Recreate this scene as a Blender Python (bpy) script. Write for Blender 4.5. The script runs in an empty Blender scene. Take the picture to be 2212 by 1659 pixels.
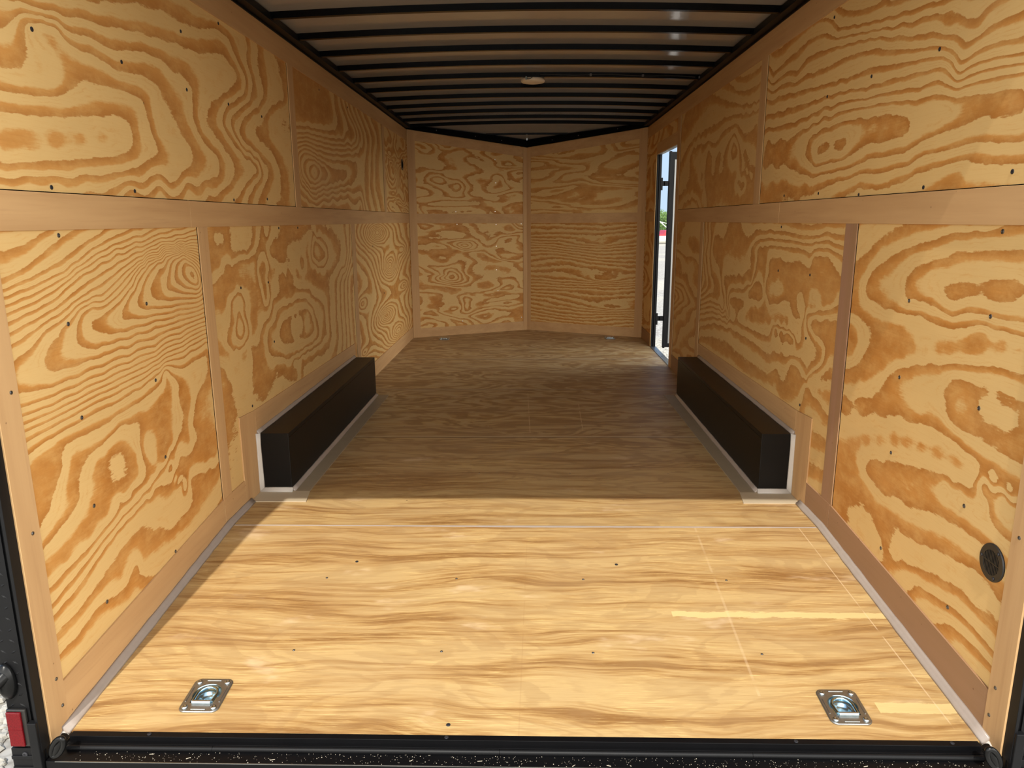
import bpy, math, random
import numpy as np
from mathutils import Vector, Matrix
random.seed(7); np.random.seed(7)
S = bpy.context.scene
COL = S.collection

# ------------------------------------------------------------------ camera
F, PIT, YAW, ROL, CX, CZ = 1585.5, 0.2193, -0.0246, -0.0056, 0.0286, 1.2222
def cam_setup():
    cp, sp, cy, sy = math.cos(PIT), math.sin(PIT), math.cos(YAW), math.sin(YAW)
    fw = Vector((sy*cp, cy*cp, -sp)); r = Vector((cy, -sy, 0)); u = r.cross(fw)
    r2 = math.cos(ROL)*r + math.sin(ROL)*u; u2 = -math.sin(ROL)*r + math.cos(ROL)*u
    cam = bpy.data.cameras.new('camera'); o = bpy.data.objects.new('camera', cam); COL.objects.link(o)
    cam.sensor_width = 36; cam.sensor_fit = 'HORIZONTAL'; cam.lens = F/2212*36
    cam.clip_start = 0.05; cam.clip_end = 600
    m = Matrix((r2, u2, -fw)).transposed().to_4x4(); m.translation = Vector((CX, 0, CZ))
    o.matrix_world = m; S.camera = o
cam_setup()

# ------------------------------------------------------------------ world, sun, exposure
SUN_EL = math.radians(53.6); SUN_DX = 0.102
SKY_HORIZON, SKY_ZENITH, SKY_CLOUD = (0.32, 0.42, 0.53), (0.19, 0.32, 0.56), (0.50, 0.52, 0.55)
SKY_HAZE_LOW, SKY_HAZE_HIGH, SKY_STRENGTH = (2.35, 2.27, 2.12), (0.62, 0.68, 0.74), 1.0
W = bpy.data.worlds.new('sky'); S.world = W; W.use_nodes = True
wn, wl = W.node_tree.nodes, W.node_tree.links
bg = wn['Background']
# hazy bright sky around the sun (behind the trailer), clean pale blue on the far side
def _w(op, a, b=None, c=None):
    k = wn.new('ShaderNodeMath'); k.operation = op
    for i_, v in enumerate((a, b, c)):
        if v is None: continue
        if isinstance(v, bpy.types.NodeSocket): wl.new(v, k.inputs[i_])
        else: k.inputs[i_].default_value = v
    return k.outputs[0]
def _wr(v, a, b):
    k = wn.new('ShaderNodeMapRange'); k.interpolation_type = 'SMOOTHSTEP'; wl.new(v, k.inputs[0])
    k.inputs[1].default_value = a; k.inputs[2].default_value = b; return k.outputs[0]
def _wm(f, a, b):
    k = wn.new('ShaderNodeMix'); k.data_type = 'RGBA'; wl.new(f, k.inputs[0])
    for i_, v in ((6, a), (7, b)):
        if isinstance(v, tuple): k.inputs[i_].default_value = (*v, 1)
        else: wl.new(v, k.inputs[i_])
    return k.outputs[2]
tc = wn.new('ShaderNodeTexCoord'); sp = wn.new('ShaderNodeSeparateXYZ'); wl.new(tc.outputs['Generated'], sp.inputs[0])
_x, _y, _z = sp.outputs
nzw = wn.new('ShaderNodeTexNoise'); nzw.inputs['Scale'].default_value = 2.2; nzw.inputs['Detail'].default_value = 6; wl.new(tc.outputs['Generated'], nzw.inputs['Vector'])
front = _wm(_wr(_z, 0.0, 0.55), SKY_HORIZON, SKY_ZENITH)
front = _wm(_w('MULTIPLY', _wr(nzw.outputs[0], 0.55, 0.75), 0.35), front, SKY_CLOUD)
back = _wm(_wr(_z, 0.0, 1.0), SKY_HAZE_LOW, SKY_HAZE_HIGH)
t_ = _wr(_w('MULTIPLY_ADD', _y, -0.95, _w('MULTIPLY_ADD', _x, 0.18, _w('MULTIPLY', nzw.outputs[0], 0.25))), -0.05, 0.75)
side_glow = _w('MULTIPLY', _w('MULTIPLY', _wr(_x, 0.55, 0.92), _wr(_y, -0.45, 0.0)), _wr(_z, 1.0, 0.1))   # glow added low on the right to light the floor inside the door
wl.new(_wm(side_glow, _wm(t_, front, back), (5.2, 5.1, 4.8)), bg.inputs[0]); bg.inputs[1].default_value = SKY_STRENGTH
sl = bpy.data.lights.new('sun', 'SUN'); sl.energy = 2.25; sl.angle = math.radians(0.6); sl.color = (1.0, 0.95, 0.86)
so = bpy.data.objects.new('sun', sl); COL.objects.link(so)
h = Vector((SUN_DX, 1, 0)).normalized()*math.cos(SUN_EL)
so.rotation_euler = Vector((h.x, h.y, -math.sin(SUN_EL))).to_track_quat('-Z', 'Y').to_euler()
so.location = (0, -4, 8)
S.view_settings.view_transform = 'Standard'; S.view_settings.look = 'None'
S.view_settings.gamma = 1.0; S.view_settings.use_curve_mapping = False
S.view_settings.exposure = 0.91
S.cycles.diffuse_bounces = 10; S.cycles.max_bounces = 14

# ------------------------------------------------------------------ node helpers
class NT:
    def __init__(s, name):
        s.m = bpy.data.materials.new(name); s.m.use_nodes = True
        s.n, s.l = s.m.node_tree.nodes, s.m.node_tree.links
        s.b = s.n['Principled BSDF']
    def put(s, sock, v):
        if isinstance(v, bpy.types.NodeSocket): s.l.new(v, sock)
        elif v is not None: sock.default_value = v
    def math(s, op, a, b=None, c=None, clamp=False):
        k = s.n.new('ShaderNodeMath'); k.operation = op; k.use_clamp = clamp
        s.put(k.inputs[0], a); s.put(k.inputs[1], b)
        if c is not None: s.put(k.inputs[2], c)
        return k.outputs[0]
    def coord(s, which='Object', sc=(1, 1, 1), loc=(0, 0, 0), rot=(0, 0, 0)):
        t = s.n.new('ShaderNodeTexCoord'); mp = s.n.new('ShaderNodeMapping')
        s.l.new(t.outputs[which], mp.inputs[0])
        mp.inputs['Scale'].default_value = sc; mp.inputs['Location'].default_value = loc; mp.inputs['Rotation'].default_value = rot
        return mp.outputs[0]
    def sep(s, v):
        k = s.n.new('ShaderNodeSeparateXYZ'); s.l.new(v, k.inputs[0]); return k.outputs
    def noise(s, vec, scale=5, detail=2, rough=0.5, dist=0.0):
        k = s.n.new('ShaderNodeTexNoise'); s.put(k.inputs['Vector'], vec)
        k.inputs['Scale'].default_value = scale; k.inputs['Detail'].default_value = detail
        k.inputs['Roughness'].default_value = rough; k.inputs['Distortion'].default_value = dist
        return k.outputs[0]
    def sstep(s, v, a, b):
        k = s.n.new('ShaderNodeMapRange'); k.interpolation_type = 'SMOOTHSTEP'
        s.put(k.inputs[0], v); s.put(k.inputs[1], a); s.put(k.inputs[2], b)
        return k.outputs[0]
    def mix(s, f, a, b, mode='MIX'):
        k = s.n.new('ShaderNodeMix'); k.data_type = 'RGBA'; k.blend_type = mode
        s.put(k.inputs[0], f)
        for i, v in ((6, a), (7, b)):
            if isinstance(v, tuple): v = (*v, 1) if len(v) == 3 else v
            s.put(k.inputs[i], v)
        return k.outputs[2]
    def bump(s, hgt, strength=0.2, dist=0.002):
        k = s.n.new('ShaderNodeBump'); k.inputs['Strength'].default_value = strength; k.inputs['Distance'].default_value = dist
        s.l.new(hgt, k.inputs['Height']); s.l.new(k.outputs[0], s.b.inputs['Normal'])
    def set(s, col=None, rough=None, metal=None, spec=None):
        if col is not None: s.put(s.b.inputs['Base Color'], (*col, 1) if isinstance(col, tuple) else col)
        s.put(s.b.inputs['Roughness'], rough)
        s.put(s.b.inputs['Metallic'], metal)
        if spec is not None: s.b.inputs['Specular IOR Level'].default_value = spec
        return s.m

def flat(name, col, rough=0.5, metal=0.0, spec=0.5, nz=0.0, nscale=8, bump=0.0, bscale=60):
    t = NT(name)
    c = col
    if nz:
        v = t.noise(t.coord(), nscale, 4, 0.6)
        c = t.mix(v, tuple(x*(1-nz) for x in col), tuple(min(1, x*(1+nz)) for x in col))
    if bump: t.bump(t.noise(t.coord(), bscale, 3), bump, 0.003)
    return t.set(c, rough, metal, spec)

PALE, ORANGE, DEEP = (0.66, 0.445, 0.182), (0.50, 0.225, 0.050), (0.38, 0.148, 0.026)
def ply(name, seed=0, amp=0.0, ns=(1.0, 1.0), lin=(0, 0), jag=0.3, thr=0.55, wv=0.45, inv=False, fine=1.0, tint=1.0, warp=0.0, rot=0.0, contrast=1.0):
    """sanded pine plywood: growth-ring contours of a height field cut at whole numbers"""
    t = NT(name)
    uv = t.coord('UV', (1, 1, 1), (seed*3.7, seed*1.9, 0))
    at = t.n.new('ShaderNodeAttribute'); at.attribute_name = 'ring'
    hgt = at.outputs['Fac']
    if amp:
        q = t.coord('UV', (ns[0], ns[1], 1), (seed*3.7, seed*1.9, 0), (0, 0, rot))
        hgt = t.math('MULTIPLY_ADD', t.noise(q, 1.0, 1.6, 0.45, warp), amp, hgt)
    if lin != (0, 0):
        s3 = t.sep(t.coord('UV'))
        hgt = t.math('ADD', hgt, t.math('ADD', t.math('MULTIPLY', s3[0], lin[0]), t.math('MULTIPLY', s3[1], lin[1])))
    # wander of the ring lines and saw-tooth fibres along the sheet
    wob = t.noise(t.coord('UV', (14, 22, 1), (seed, seed, 0)), 1.0, 3, 0.6)
    hgt = t.math('MULTIPLY_ADD', t.math('SUBTRACT', wob, 0.5), 0.55*jag/0.3, hgt)
    fib = t.noise(t.coord('UV', (16, 150, 1), (seed, 0, 0)), 1.0, 3, 0.65)
    hgt = t.math('MULTIPLY_ADD', t.math('SUBTRACT', fib, 0.5), jag, hgt)
    hw = math.acos(2*thr-1)/(2*math.pi)
    fr_ = t.math('FRACT', t.math('ADD', hgt, 0.0 if inv else 0.5))
    d = t.math('SUBTRACT', fr_, 0.5)
    wid = t.noise(t.coord('UV', (2.6, 3.6, 1), (seed*5, 3, 0)), 1.0, 3, 0.6)
    w_ = t.math('MULTIPLY_ADD', t.math('SUBTRACT', wid, 0.5), wv*0.85, hw)
    tooth = t.noise(t.coord('UV', (22, 190, 1), (seed, 5, 0)), 1.0, 4, 0.75)
    tooth2 = t.noise(t.coord('UV', (30, 46, 1), (seed, 9, 0)), 1.0, 3, 0.7)
    dj = t.math('ADD', t.math('MULTIPLY_ADD', t.math('SUBTRACT', tooth, 0.5), 0.14, d), t.math('MULTIPLY', t.math('SUBTRACT', tooth2, 0.5), 0.12))
    e1 = t.sstep(t.math('ADD', dj, w_), -0.018, 0.030)
    e2 = t.sstep(t.math('SUBTRACT', w_, dj), -0.05, 0.11)
    o = t.math('MULTIPLY', e1, e2)
    g1 = t.noise(t.coord('UV', (5, 220, 1), (0, seed, 0)), 1.0, 4, 0.7)
    g2 = t.noise(t.coord('UV', (3, 5, 1), (seed, 0, 0)), 1.0, 3, 0.6)
    g3 = t.noise(t.coord('UV', (9, 16, 1), (seed, 4, 0)), 1.0, 5, 0.7)
    mul = lambda cc, k: tuple(x*k for x in cc)
    pale = t.mix(g2, mul(PALE, 0.92*tint), mul(PALE, 1.08*tint))
    # faint secondary growth lines in the pale wood
    thin = t.math('MULTIPLY', t.sstep(t.math('ABSOLUTE', t.math('SUBTRACT', t.math('ABSOLUTE', dj), 0.40)), 0.05, 0.0), t.sstep(g3, 0.45, 0.65))
    pale = t.mix(t.math('MULTIPLY', thin, 0.35), pale, mul(ORANGE, 1.15*tint))
    # latewood: deep at its sharp edge, fading across the ring, blotchy
    across = t.sstep(dj, t.math('MULTIPLY', w_, -1.0), w_)
    orr = t.mix(across, mul(DEEP, 1.05*tint), mul(ORANGE, 1.10*tint))
    orr = t.mix(t.math('MULTIPLY', t.sstep(g3, 0.40, 0.72), 0.75), orr, mul((0.60, 0.335, 0.105), tint))
    orr = t.mix(t.math('MULTIPLY', t.sstep(g1, 0.5, 0.75), 0.35), orr, mul(DEEP, 0.9*tint))
    if contrast < 1: orr = t.mix(1-contrast, orr, mul(PALE, tint))
    col = t.mix(t.math('MULTIPLY', o, t.math('MULTIPLY_ADD', g2, 0.3, 0.78)), pale, orr)
    col = t.mix(t.math('MULTIPLY', t.sstep(g1, 0.45, 0.8), 0.20*fine), col, mul(ORANGE, 1.1*tint))
    stain = t.noise(t.coord('UV', (1.2, 1.6, 1), (seed*2, 8, 0)), 1.0, 4, 0.6)
    col = t.mix(t.math('MULTIPLY', t.sstep(stain, 0.52, 0.75), 0.22), col, mul((0.55, 0.36, 0.17), tint))
    # dark pinholes and knots, rare
    v = t.n.new('ShaderNodeTexVoronoi'); v.inputs['Scale'].default_value = 3.1; t.l.new(uv, v.inputs[0])
    k = t.math('SUBTRACT', 1.0, t.sstep(v.outputs['Distance'], 0.006, 0.016))
    col = t.mix(t.math('MULTIPLY', k, 0.6), col, (0.08, 0.035, 0.012))
    t.bump(t.math('ADD', t.math('MULTIPLY', o, 0.5), g1), 0.06, 0.001)
    return t.set(col, 0.62, 0.0, 0.25)

def trimmat(name, axis, pink=0.0, tint=1.0):
    t = NT(name)
    sc = [60, 60, 60]; sc[axis] = 2.2
    g = t.noise(t.coord('Object', tuple(sc)), 1.0, 4, 0.65)
    sc2 = [14, 14, 14]; sc2[axis] = 1.0
    g2 = t.noise(t.coord('Object', tuple(sc2)), 1.0, 3, 0.6)
    a = (0.56*tint, 0.35*tint, 0.165*tint); b = (0.49*tint, (0.295-0.02*pink)*tint, (0.135+0.03*pink)*tint)
    if pink: a = (0.46*tint, 0.265*tint, 0.135*tint)
    col = t.mix(t.sstep(g2, 0.3, 0.7), a, b)
    col = t.mix(t.math('MULTIPLY', t.sstep(g, 0.5, 0.8), 0.35), col, (0.36*tint, 0.20*tint, 0.09*tint))
    v = t.n.new('ShaderNodeTexVoronoi'); v.inputs['Scale'].default_value = 17
    t.l.new(t.coord('Object', (1, 1, 1)), v.inputs[0])
    k = t.math('SUBTRACT', 1.0, t.sstep(v.outputs['Distance'], 0.035, 0.06))
    col = t.mix(t.math('MULTIPLY', k, 0.55), col, (0.12, 0.05, 0.02))
    t.bump(g, 0.08, 0.001)
    return t.set(col, 0.7, 0.0, 0.2)

def floormat():
    t = NT('floor_plywood')
    oc = t.coord('Object'); x, y, z = t.sep(oc)
    wx = t.noise(t.coord('Object', (0.8, 2.2, 1), (7, 3, 0)), 1.0, 3, 0.5)
    yy = t.math('MULTIPLY_ADD', wx, 0.30, y)
    cb = t.n.new('ShaderNodeCombineXYZ'); t.l.new(x, cb.inputs[0]); t.l.new(yy, cb.inputs[1])
    def st(sx, sy, off, det=4, ro=0.6):
        mp = t.n.new('ShaderNodeMapping'); t.l.new(cb.outputs[0], mp.inputs[0]); mp.inputs['Scale'].default_value = (sx, sy, 1); mp.inputs['Location'].default_value = (off, off*2.3, 0)
        return t.noise(mp.outputs[0], 1.0, det, ro)
    base = st(0.7, 11, 2); s2 = st(1.8, 42, 5); s3 = st(5, 130, 1); fib = t.noise(t.coord('Object', (9, 420, 1)), 1.0, 4, 0.7)
    cloud = t.noise(t.coord('Object', (2.2, 5, 1), (2, 2, 0)), 1.0, 5, 0.65)
    pale, tan, brown = (0.465, 0.315, 0.135), (0.345, 0.195, 0.066), (0.215, 0.102, 0.030)
    v_ = t.math('ADD', t.math('MULTIPLY', base, 0.46), t.math('ADD', t.math('MULTIPLY', s2, 0.34), t.math('MULTIPLY', s3, 0.20)))
    col = t.mix(t.sstep(v_, 0.43, 0.56), tan, pale)
    col = t.mix(t.math('MULTIPLY', t.sstep(v_, 0.48, 0.40), 0.9), col, brown)
    col = t.mix(t.math('MULTIPLY', t.sstep(cloud, 0.40, 0.65), 0.30), col, (0.42, 0.29, 0.14))
    col = t.mix(t.math('MULTIPLY', t.sstep(fib, 0.54, 0.68), t.math('MULTIPLY', t.sstep(cloud, 0.60, 0.40), 0.75)), col, (0.76, 0.56, 0.24))
    col = t.mix(t.math('MULTIPLY', t.sstep(fib, 0.48, 0.30), 0.40), col, brown)
    # broad lens-shaped figures of the rotary-cut face
    fig = t.noise(t.coord('Object', (1.6, 4.4, 1), (11, 6, 0)), 1.0, 3, 0.55, 0.8)
    fl = t.math('FRACT', t.math('ADD', t.math('MULTIPLY', fig, 7.0), t.math('MULTIPLY', s3, 0.5)))
    fo = t.math('MULTIPLY', t.sstep(fl, 0.45, 0.52), t.sstep(fl, 0.98, 0.70))
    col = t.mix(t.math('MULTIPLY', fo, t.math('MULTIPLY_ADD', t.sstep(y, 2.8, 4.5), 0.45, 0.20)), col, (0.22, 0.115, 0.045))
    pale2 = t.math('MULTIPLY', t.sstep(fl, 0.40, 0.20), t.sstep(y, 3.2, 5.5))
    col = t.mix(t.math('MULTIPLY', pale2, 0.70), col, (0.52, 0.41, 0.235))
    # whitish scuffs
    sc = t.noise(t.coord('Object', (3.0, 7.5, 1), (1, 4, 0)), 1.0, 4, 0.6)
    col = t.mix(t.math('MULTIPLY', t.sstep(sc, 0.60, 0.74), 0.50), col, (0.66, 0.50, 0.32))
    # older traffic dirt on the flat front part of the deck
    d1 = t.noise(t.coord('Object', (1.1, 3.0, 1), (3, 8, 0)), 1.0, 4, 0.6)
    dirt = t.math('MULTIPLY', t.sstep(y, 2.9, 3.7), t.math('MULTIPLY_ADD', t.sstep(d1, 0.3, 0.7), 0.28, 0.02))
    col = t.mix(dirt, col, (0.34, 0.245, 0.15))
    edge = t.noise(t.coord('Object', (14, 90, 1)), 1.0, 4, 0.7)
    def band(y0, hw, x0, x1):
        dy = t.math('ABSOLUTE', t.math('SUBTRACT', y, y0))
        lim = t.math('MULTIPLY_ADD', t.math('SUBTRACT', edge, 0.45), hw*3.0, hw)
        a = t.sstep(t.math('SUBTRACT', lim, dy), -0.001, 0.002)
        b = t.math('MULTIPLY', t.math('GREATER_THAN', x, x0), t.math('LESS_THAN', x, x1))
        return t.math('MULTIPLY', a, b)
    col = t.mix(t.math('MULTIPLY', band(2.218, 0.014, 0.50, 1.3), 0.85), col, (0.62, 0.47, 0.21))
    col = t.mix(t.math('MULTIPLY', band(1.80, 0.016, 0.985, 1.3), 0.7), col, (0.62, 0.47, 0.21))
    # chalk lines snapped along the deck
    def line(xa, ya, xb, yb, w=0.0022, y0=0, y1=9, k=0.45, c=(0.66, 0.50, 0.31)):
        sl_ = (xb-xa)/(yb-ya)
        d = t.math('ABSOLUTE', t.math('SUBTRACT', t.math('SUBTRACT', x, xa), t.math('MULTIPLY', t.math('SUBTRACT', y, ya), sl_)))
        a = t.sstep(d, w*1.6, w*0.6)
        b = t.math('MULTIPLY', t.math('GREATER_THAN', y, y0), t.math('LESS_THAN', y, y1))
        br = t.sstep(t.noise(t.coord('Object', (3, 11, 1), (xa*9, 0, 0)), 1.0, 3), 0.34, 0.5)
        return t.mix(t.math('MULTIPLY', t.math('MULTIPLY', a, b), t.math('MULTIPLY', br, k)), col, c)
    col = line(1.118, 2.8, 1.155, 1.67, w=0.0017, k=0.5, y1=2.8)
    col = line(0.70, 2.8, 0.675, 1.85, w=0.0035, k=0.22, y0=1.84, y1=2.8)
    col = line(0.015, 5.17, 0.031, 4.15, k=0.5, y0=4.16, y1=5.17)
    col = line(0.36, 4.8, 0.345, 4.2, k=0.5, y0=4.2, y1=4.85)
    col = line(0.018, 2.7, 0.0, 1.7, w=0.0016, k=0.16, y1=2.7, c=(0.26, 0.13, 0.05))
    # sheet joints
    for y0 in (4.065, 5.285, 6.5):
        d = t.math('ABSOLUTE', t.math('SUBTRACT', y, y0))
        col = t.mix(t.sstep(d, 0.0060, 0.0025), col, (0.12, 0.07, 0.035))
        col = t.mix(t.math('MULTIPLY', t.sstep(t.math('ABSOLUTE', t.math('SUBTRACT', y, y0+0.018)), 0.014, 0.006), 0.55), col, (0.50, 0.42, 0.29))
    # nail dimples
    v = t.n.new('ShaderNodeTexVoronoi'); v.inputs['Scale'].default_value = 3.0; t.l.new(t.coord('Object', (1, 1, 0)), v.inputs[0])
    k = t.math('SUBTRACT', 1.0, t.sstep(v.outputs['Distance'], 0.008, 0.018))
    col = t.mix(t.math('MULTIPLY', k, 0.7), col, (0.10, 0.05, 0.02))
    t.bump(fib, 0.12, 0.001)
    ro = t.math('MULTIPLY_ADD', base, 0.2, 0.38)
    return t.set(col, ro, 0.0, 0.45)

M = {}
M['trim_y'] = trimmat('lauan_along_wall', 1)
M['trim_z'] = trimmat('lauan_upright', 2)
M['trim_x'] = trimmat('lauan_across', 0)
M['trim_red'] = trimmat('reddish_lauan_upright', 2, 1.0, 0.70)
M['trim_red_y'] = trimmat('reddish_lauan_along', 1, 0.6, 0.68)
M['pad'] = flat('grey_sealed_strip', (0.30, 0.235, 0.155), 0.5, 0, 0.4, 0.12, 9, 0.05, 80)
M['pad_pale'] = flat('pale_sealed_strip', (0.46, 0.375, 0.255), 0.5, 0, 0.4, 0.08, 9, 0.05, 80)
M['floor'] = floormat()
M['black'] = flat('black_painted_steel', (0.003, 0.003, 0.0035), 0.40, 0.0, 0.16, 0.3, 12, 0.08, 90)
M['black_matte'] = flat('black_steel_roof_bow', (0.0015, 0.0015, 0.0022), 0.25, 0.0, 0.16)
M['frame'] = flat('charcoal_coated_steel', (0.0065, 0.0065, 0.007), 0.45, 0.0, 0.18, 0.25, 10, 0.05, 60)
M['rubber'] = flat('black_rubber', (0.005, 0.005, 0.005), 0.3, 0, 0.28)
M['box'] = flat('black_wheel_box_steel', (0.0045, 0.004, 0.0035), 0.40, 0.0, 0.22, 0.25, 4, 0.03, 20)
M['caulk'] = flat('clear_grey_sealant', (0.33, 0.275, 0.235), 0.32, 0.0, 0.5, 0.10, 30, 0.15, 40)
M['caulk_white'] = flat('white_sealant', (0.52, 0.48, 0.43), 0.35, 0.0, 0.5, 0.05, 30, 0.1, 40)
M['zinc'] = flat('zinc_plated_steel', (0.50, 0.55, 0.58), 0.28, 1.0, 0.5, 0.12, 60, 0.04, 80)
M['zinc_blue'] = flat('blue_zinc_plated_steel', (0.42, 0.56, 0.64), 0.22, 1.0, 0.5, 0.1, 60)
M['zinc_dull'] = flat('dull_zinc_steel', (0.36, 0.37, 0.36), 0.42, 1.0, 0.5, 0.2, 50, 0.04, 80)
M['screw'] = flat('screw_steel', (0.20, 0.20, 0.20), 0.4, 1.0)
M['screw_bright'] = flat('bright_screw_steel', (0.95, 0.93, 0.88), 0.22, 1.0)
M['screw_dark'] = flat('dark_screw_steel', (0.03, 0.03, 0.035), 0.45, 0.4)
M['plastic'] = flat('black_plastic', (0.018, 0.016, 0.014), 0.42, 0.0, 0.5)
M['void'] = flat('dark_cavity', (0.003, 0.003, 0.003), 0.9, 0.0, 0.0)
M['lamp'] = flat('cream_lamp_plastic', (0.78, 0.68, 0.52), 0.4, 0, 0.5)
M['alu'] = flat('pale_aluminium_door_skin', (0.26, 0.26, 0.25), 0.45, 0.2, 0.5, 0.05, 3)
M['plyedge'] = flat('plywood_cut_edge', (0.62, 0.42, 0.20), 0.7, 0, 0.2, 0.2, 90)
def _roof():
    t = NT('roof_sheet_underside')
    n = t.noise(t.coord('Object', (1, 1, 1)), 9, 4, 0.6)
    col = t.mix(n, (0.30, 0.285, 0.265), (0.36, 0.34, 0.32))
    t.bump(t.noise(t.coord('Object', (1, 1, 1)), 55, 2, 0.5), 0.10, 0.002)
    return t.set(col, 0.12, 0.0, 0.6)
M['roof'] = _roof()
def _refl():
    t = NT('red_reflector_lens')
    v = t.n.new('ShaderNodeTexVoronoi'); v.inputs['Scale'].default_value = 420; t.l.new(t.coord(), v.inputs[0])
    col = t.mix(v.outputs['Distance'], (0.15, 0.003, 0.006), (0.08, 0.002, 0.004))
    t.bump(v.outputs['Distance'], 0.12, 0.001)
    return t.set(col, 0.2, 0.0, 0.3)
M['red'] = _refl()
def _gravel(name, sc, loc):
    t = NT(name)
    v = t.n.new('ShaderNodeTexVoronoi'); v.inputs['Scale'].default_value = sc; t.l.new(t.coord(), v.inputs[0])
    n = t.noise(t.coord(), 0.25, 4, 0.6)
    c = t.mix(v.outputs['Color'], (0.27, 0.25, 0.22), (0.47, 0.445, 0.40))
    c = t.mix(t.math('MULTIPLY', t.sstep(v.outputs['Distance'], 0.35, 0.75), 0.6), c, (0.22, 0.20, 0.17))
    c = t.mix(t.math('MULTIPLY', t.sstep(n, 0.45, 0.6), 0.35), c, (0.55, 0.50, 0.38))
    t.bump(v.outputs['Distance'], -0.6, 0.01)
    return t.set(c, 0.9, 0, 0.1)
M['gravel'] = _gravel('gravel_yard', 26, 0)
M['stone'] = flat('pale_limestone', (0.40, 0.375, 0.325), 0.9, 0, 0.1, 0.35, 30, 0.3, 50)

# ------------------------------------------------------------------ mesh helpers
class MB:
    def __init__(s): s.v = []; s.f = []; s.uv = []; s.smooth = []; s.at = []
    def add(s, vs, fs, uvs=None, smooth=False, at=None):
        o = len(s.v); s.v += [tuple(p) for p in vs]
        for i, f in enumerate(fs):
            s.f.append([o+a for a in f]); s.smooth.append(smooth)
            s.uv.append(uvs[i] if uvs else [(0, 0)]*len(f))
        s.at += list(at) if at is not None else [0.0]*len(vs)
        return s
    def hexa(s, p):
        """eight corners: bottom ring 0-3, top ring 4-7"""
        s.add(p, [(3, 2, 1, 0), (4, 5, 6, 7), (0, 1, 5, 4), (1, 2, 6, 5), (2, 3, 7, 6), (3, 0, 4, 7)]); return s
    def box(s, x0, x1, y0, y1, z0, z1):
        return s.hexa([(x0, y0, z0), (x1, y0, z0), (x1, y1, z0), (x0, y1, z0), (x0, y0, z1), (x1, y0, z1), (x1, y1, z1), (x0, y1, z1)])
    def prism(s, poly, off, smooth=False):
        n = len(poly); a = [Vector(p) for p in poly]; b = [p+Vector(off) for p in a]
        s.add(a+b, [tuple(range(n))[::-1], tuple(range(n, 2*n))]+[(i, (i+1) % n, n+(i+1) % n, n+i) for i in range(n)], smooth=False); return s
    def tube(s, pts, r, seg=10, caps=True, closed=False):
        pts = [Vector(p) for p in pts]; n = len(pts); rs = r if isinstance(r, (list, tuple)) else [r]*n
        rings = []; prev = None
        for i, p in enumerate(pts):
            if closed: d = pts[(i+1) % n]-pts[i-1]
            else: d = pts[min(i+1, n-1)]-pts[max(i-1, 0)]
            d.normalize()
            if prev is None:
                a = Vector((0, 0, 1)) if abs(d.z) < 0.9 else Vector((1, 0, 0))
                u = d.cross(a).normalized()
            else:
                u = (prev-d*prev.dot(d)).normalized()
            prev = u; w_ = d.cross(u)
            rings.append([p+(u*math.cos(k*2*math.pi/seg)+w_*math.sin(k*2*math.pi/seg))*rs[i] for k in range(seg)])
        vs = [q for rg in rings for q in rg]; fs = []
        for i in range(n if closed else n-1):
            j = (i+1) % n
            for k in range(seg):
                fs.append((i*seg+k, i*seg+(k+1) % seg, j*seg+(k+1) % seg, j*seg+k))
        s.add(vs, fs, smooth=True)
        if caps and not closed:
            s.add(rings[0], [tuple(range(seg))[::-1]]); s.add(rings[-1], [tuple(range(seg))])
        return s
    def lathe(s, prof, c=(0, 0, 0), ax='z', seg=32, sx=1.0, sy=1.0, smooth=True):
        """profile (r, h) turned about an axis"""
        vs = []
        for r, h_ in prof:
            for k in range(seg):
                a = 2*math.pi*k/seg; p, q = r*math.cos(a)*sx, r*math.sin(a)*sy
                vs.append({'z': (p, q, h_), 'x': (h_, p, q), 'y': (p, h_, q)}[ax])
        vs = [(a+c[0], b+c[1], d+c[2]) for a, b, d in vs]
        fs = [(i*seg+k, i*seg+(k+1) % seg, (i+1)*seg+(k+1) % seg, (i+1)*seg+k) for i in range(len(prof)-1) for k in range(seg)]
        fs.append(tuple(range(seg))[::-1]); fs.append(tuple(range((len(prof)-1)*seg, len(prof)*seg)))
        s.add(vs, fs, smooth=smooth); return s
    def build(s, name, mat, parent=None, bevel=0.0, loc=None, fix=True):
        me = bpy.data.meshes.new(name); me.from_pydata(s.v, [], s.f)
        uvl = me.uv_layers.new(name='UVMap'); i = 0
        flat_uv = [c for f in s.uv for c in f]
        uvl.data.foreach_set('uv', [x for c in flat_uv for x in c])
        me.polygons.foreach_set('use_smooth', s.smooth)
        if any(s.at):
            a = me.attributes.new('ring', 'FLOAT', 'POINT'); a.data.foreach_set('value', s.at)
        me.update()
        if fix:
            import bmesh
            bm = bmesh.new(); bm.from_mesh(me); bmesh.ops.recalc_face_normals(bm, faces=bm.faces); bm.to_mesh(me); bm.free()
        me.materials.append(mat if not isinstance(mat, str) else M[mat])
        o = bpy.data.objects.new(name, me); COL.objects.link(o)
        if parent is not None: o.parent = parent
        if loc is not None: o.location = loc
        if bevel:
            b = o.modifiers.new('bevel', 'BEVEL'); b.width = bevel; b.segments = 2; b.limit_method = 'ANGLE'; b.angle_limit = math.radians(40)
        return o

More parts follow.
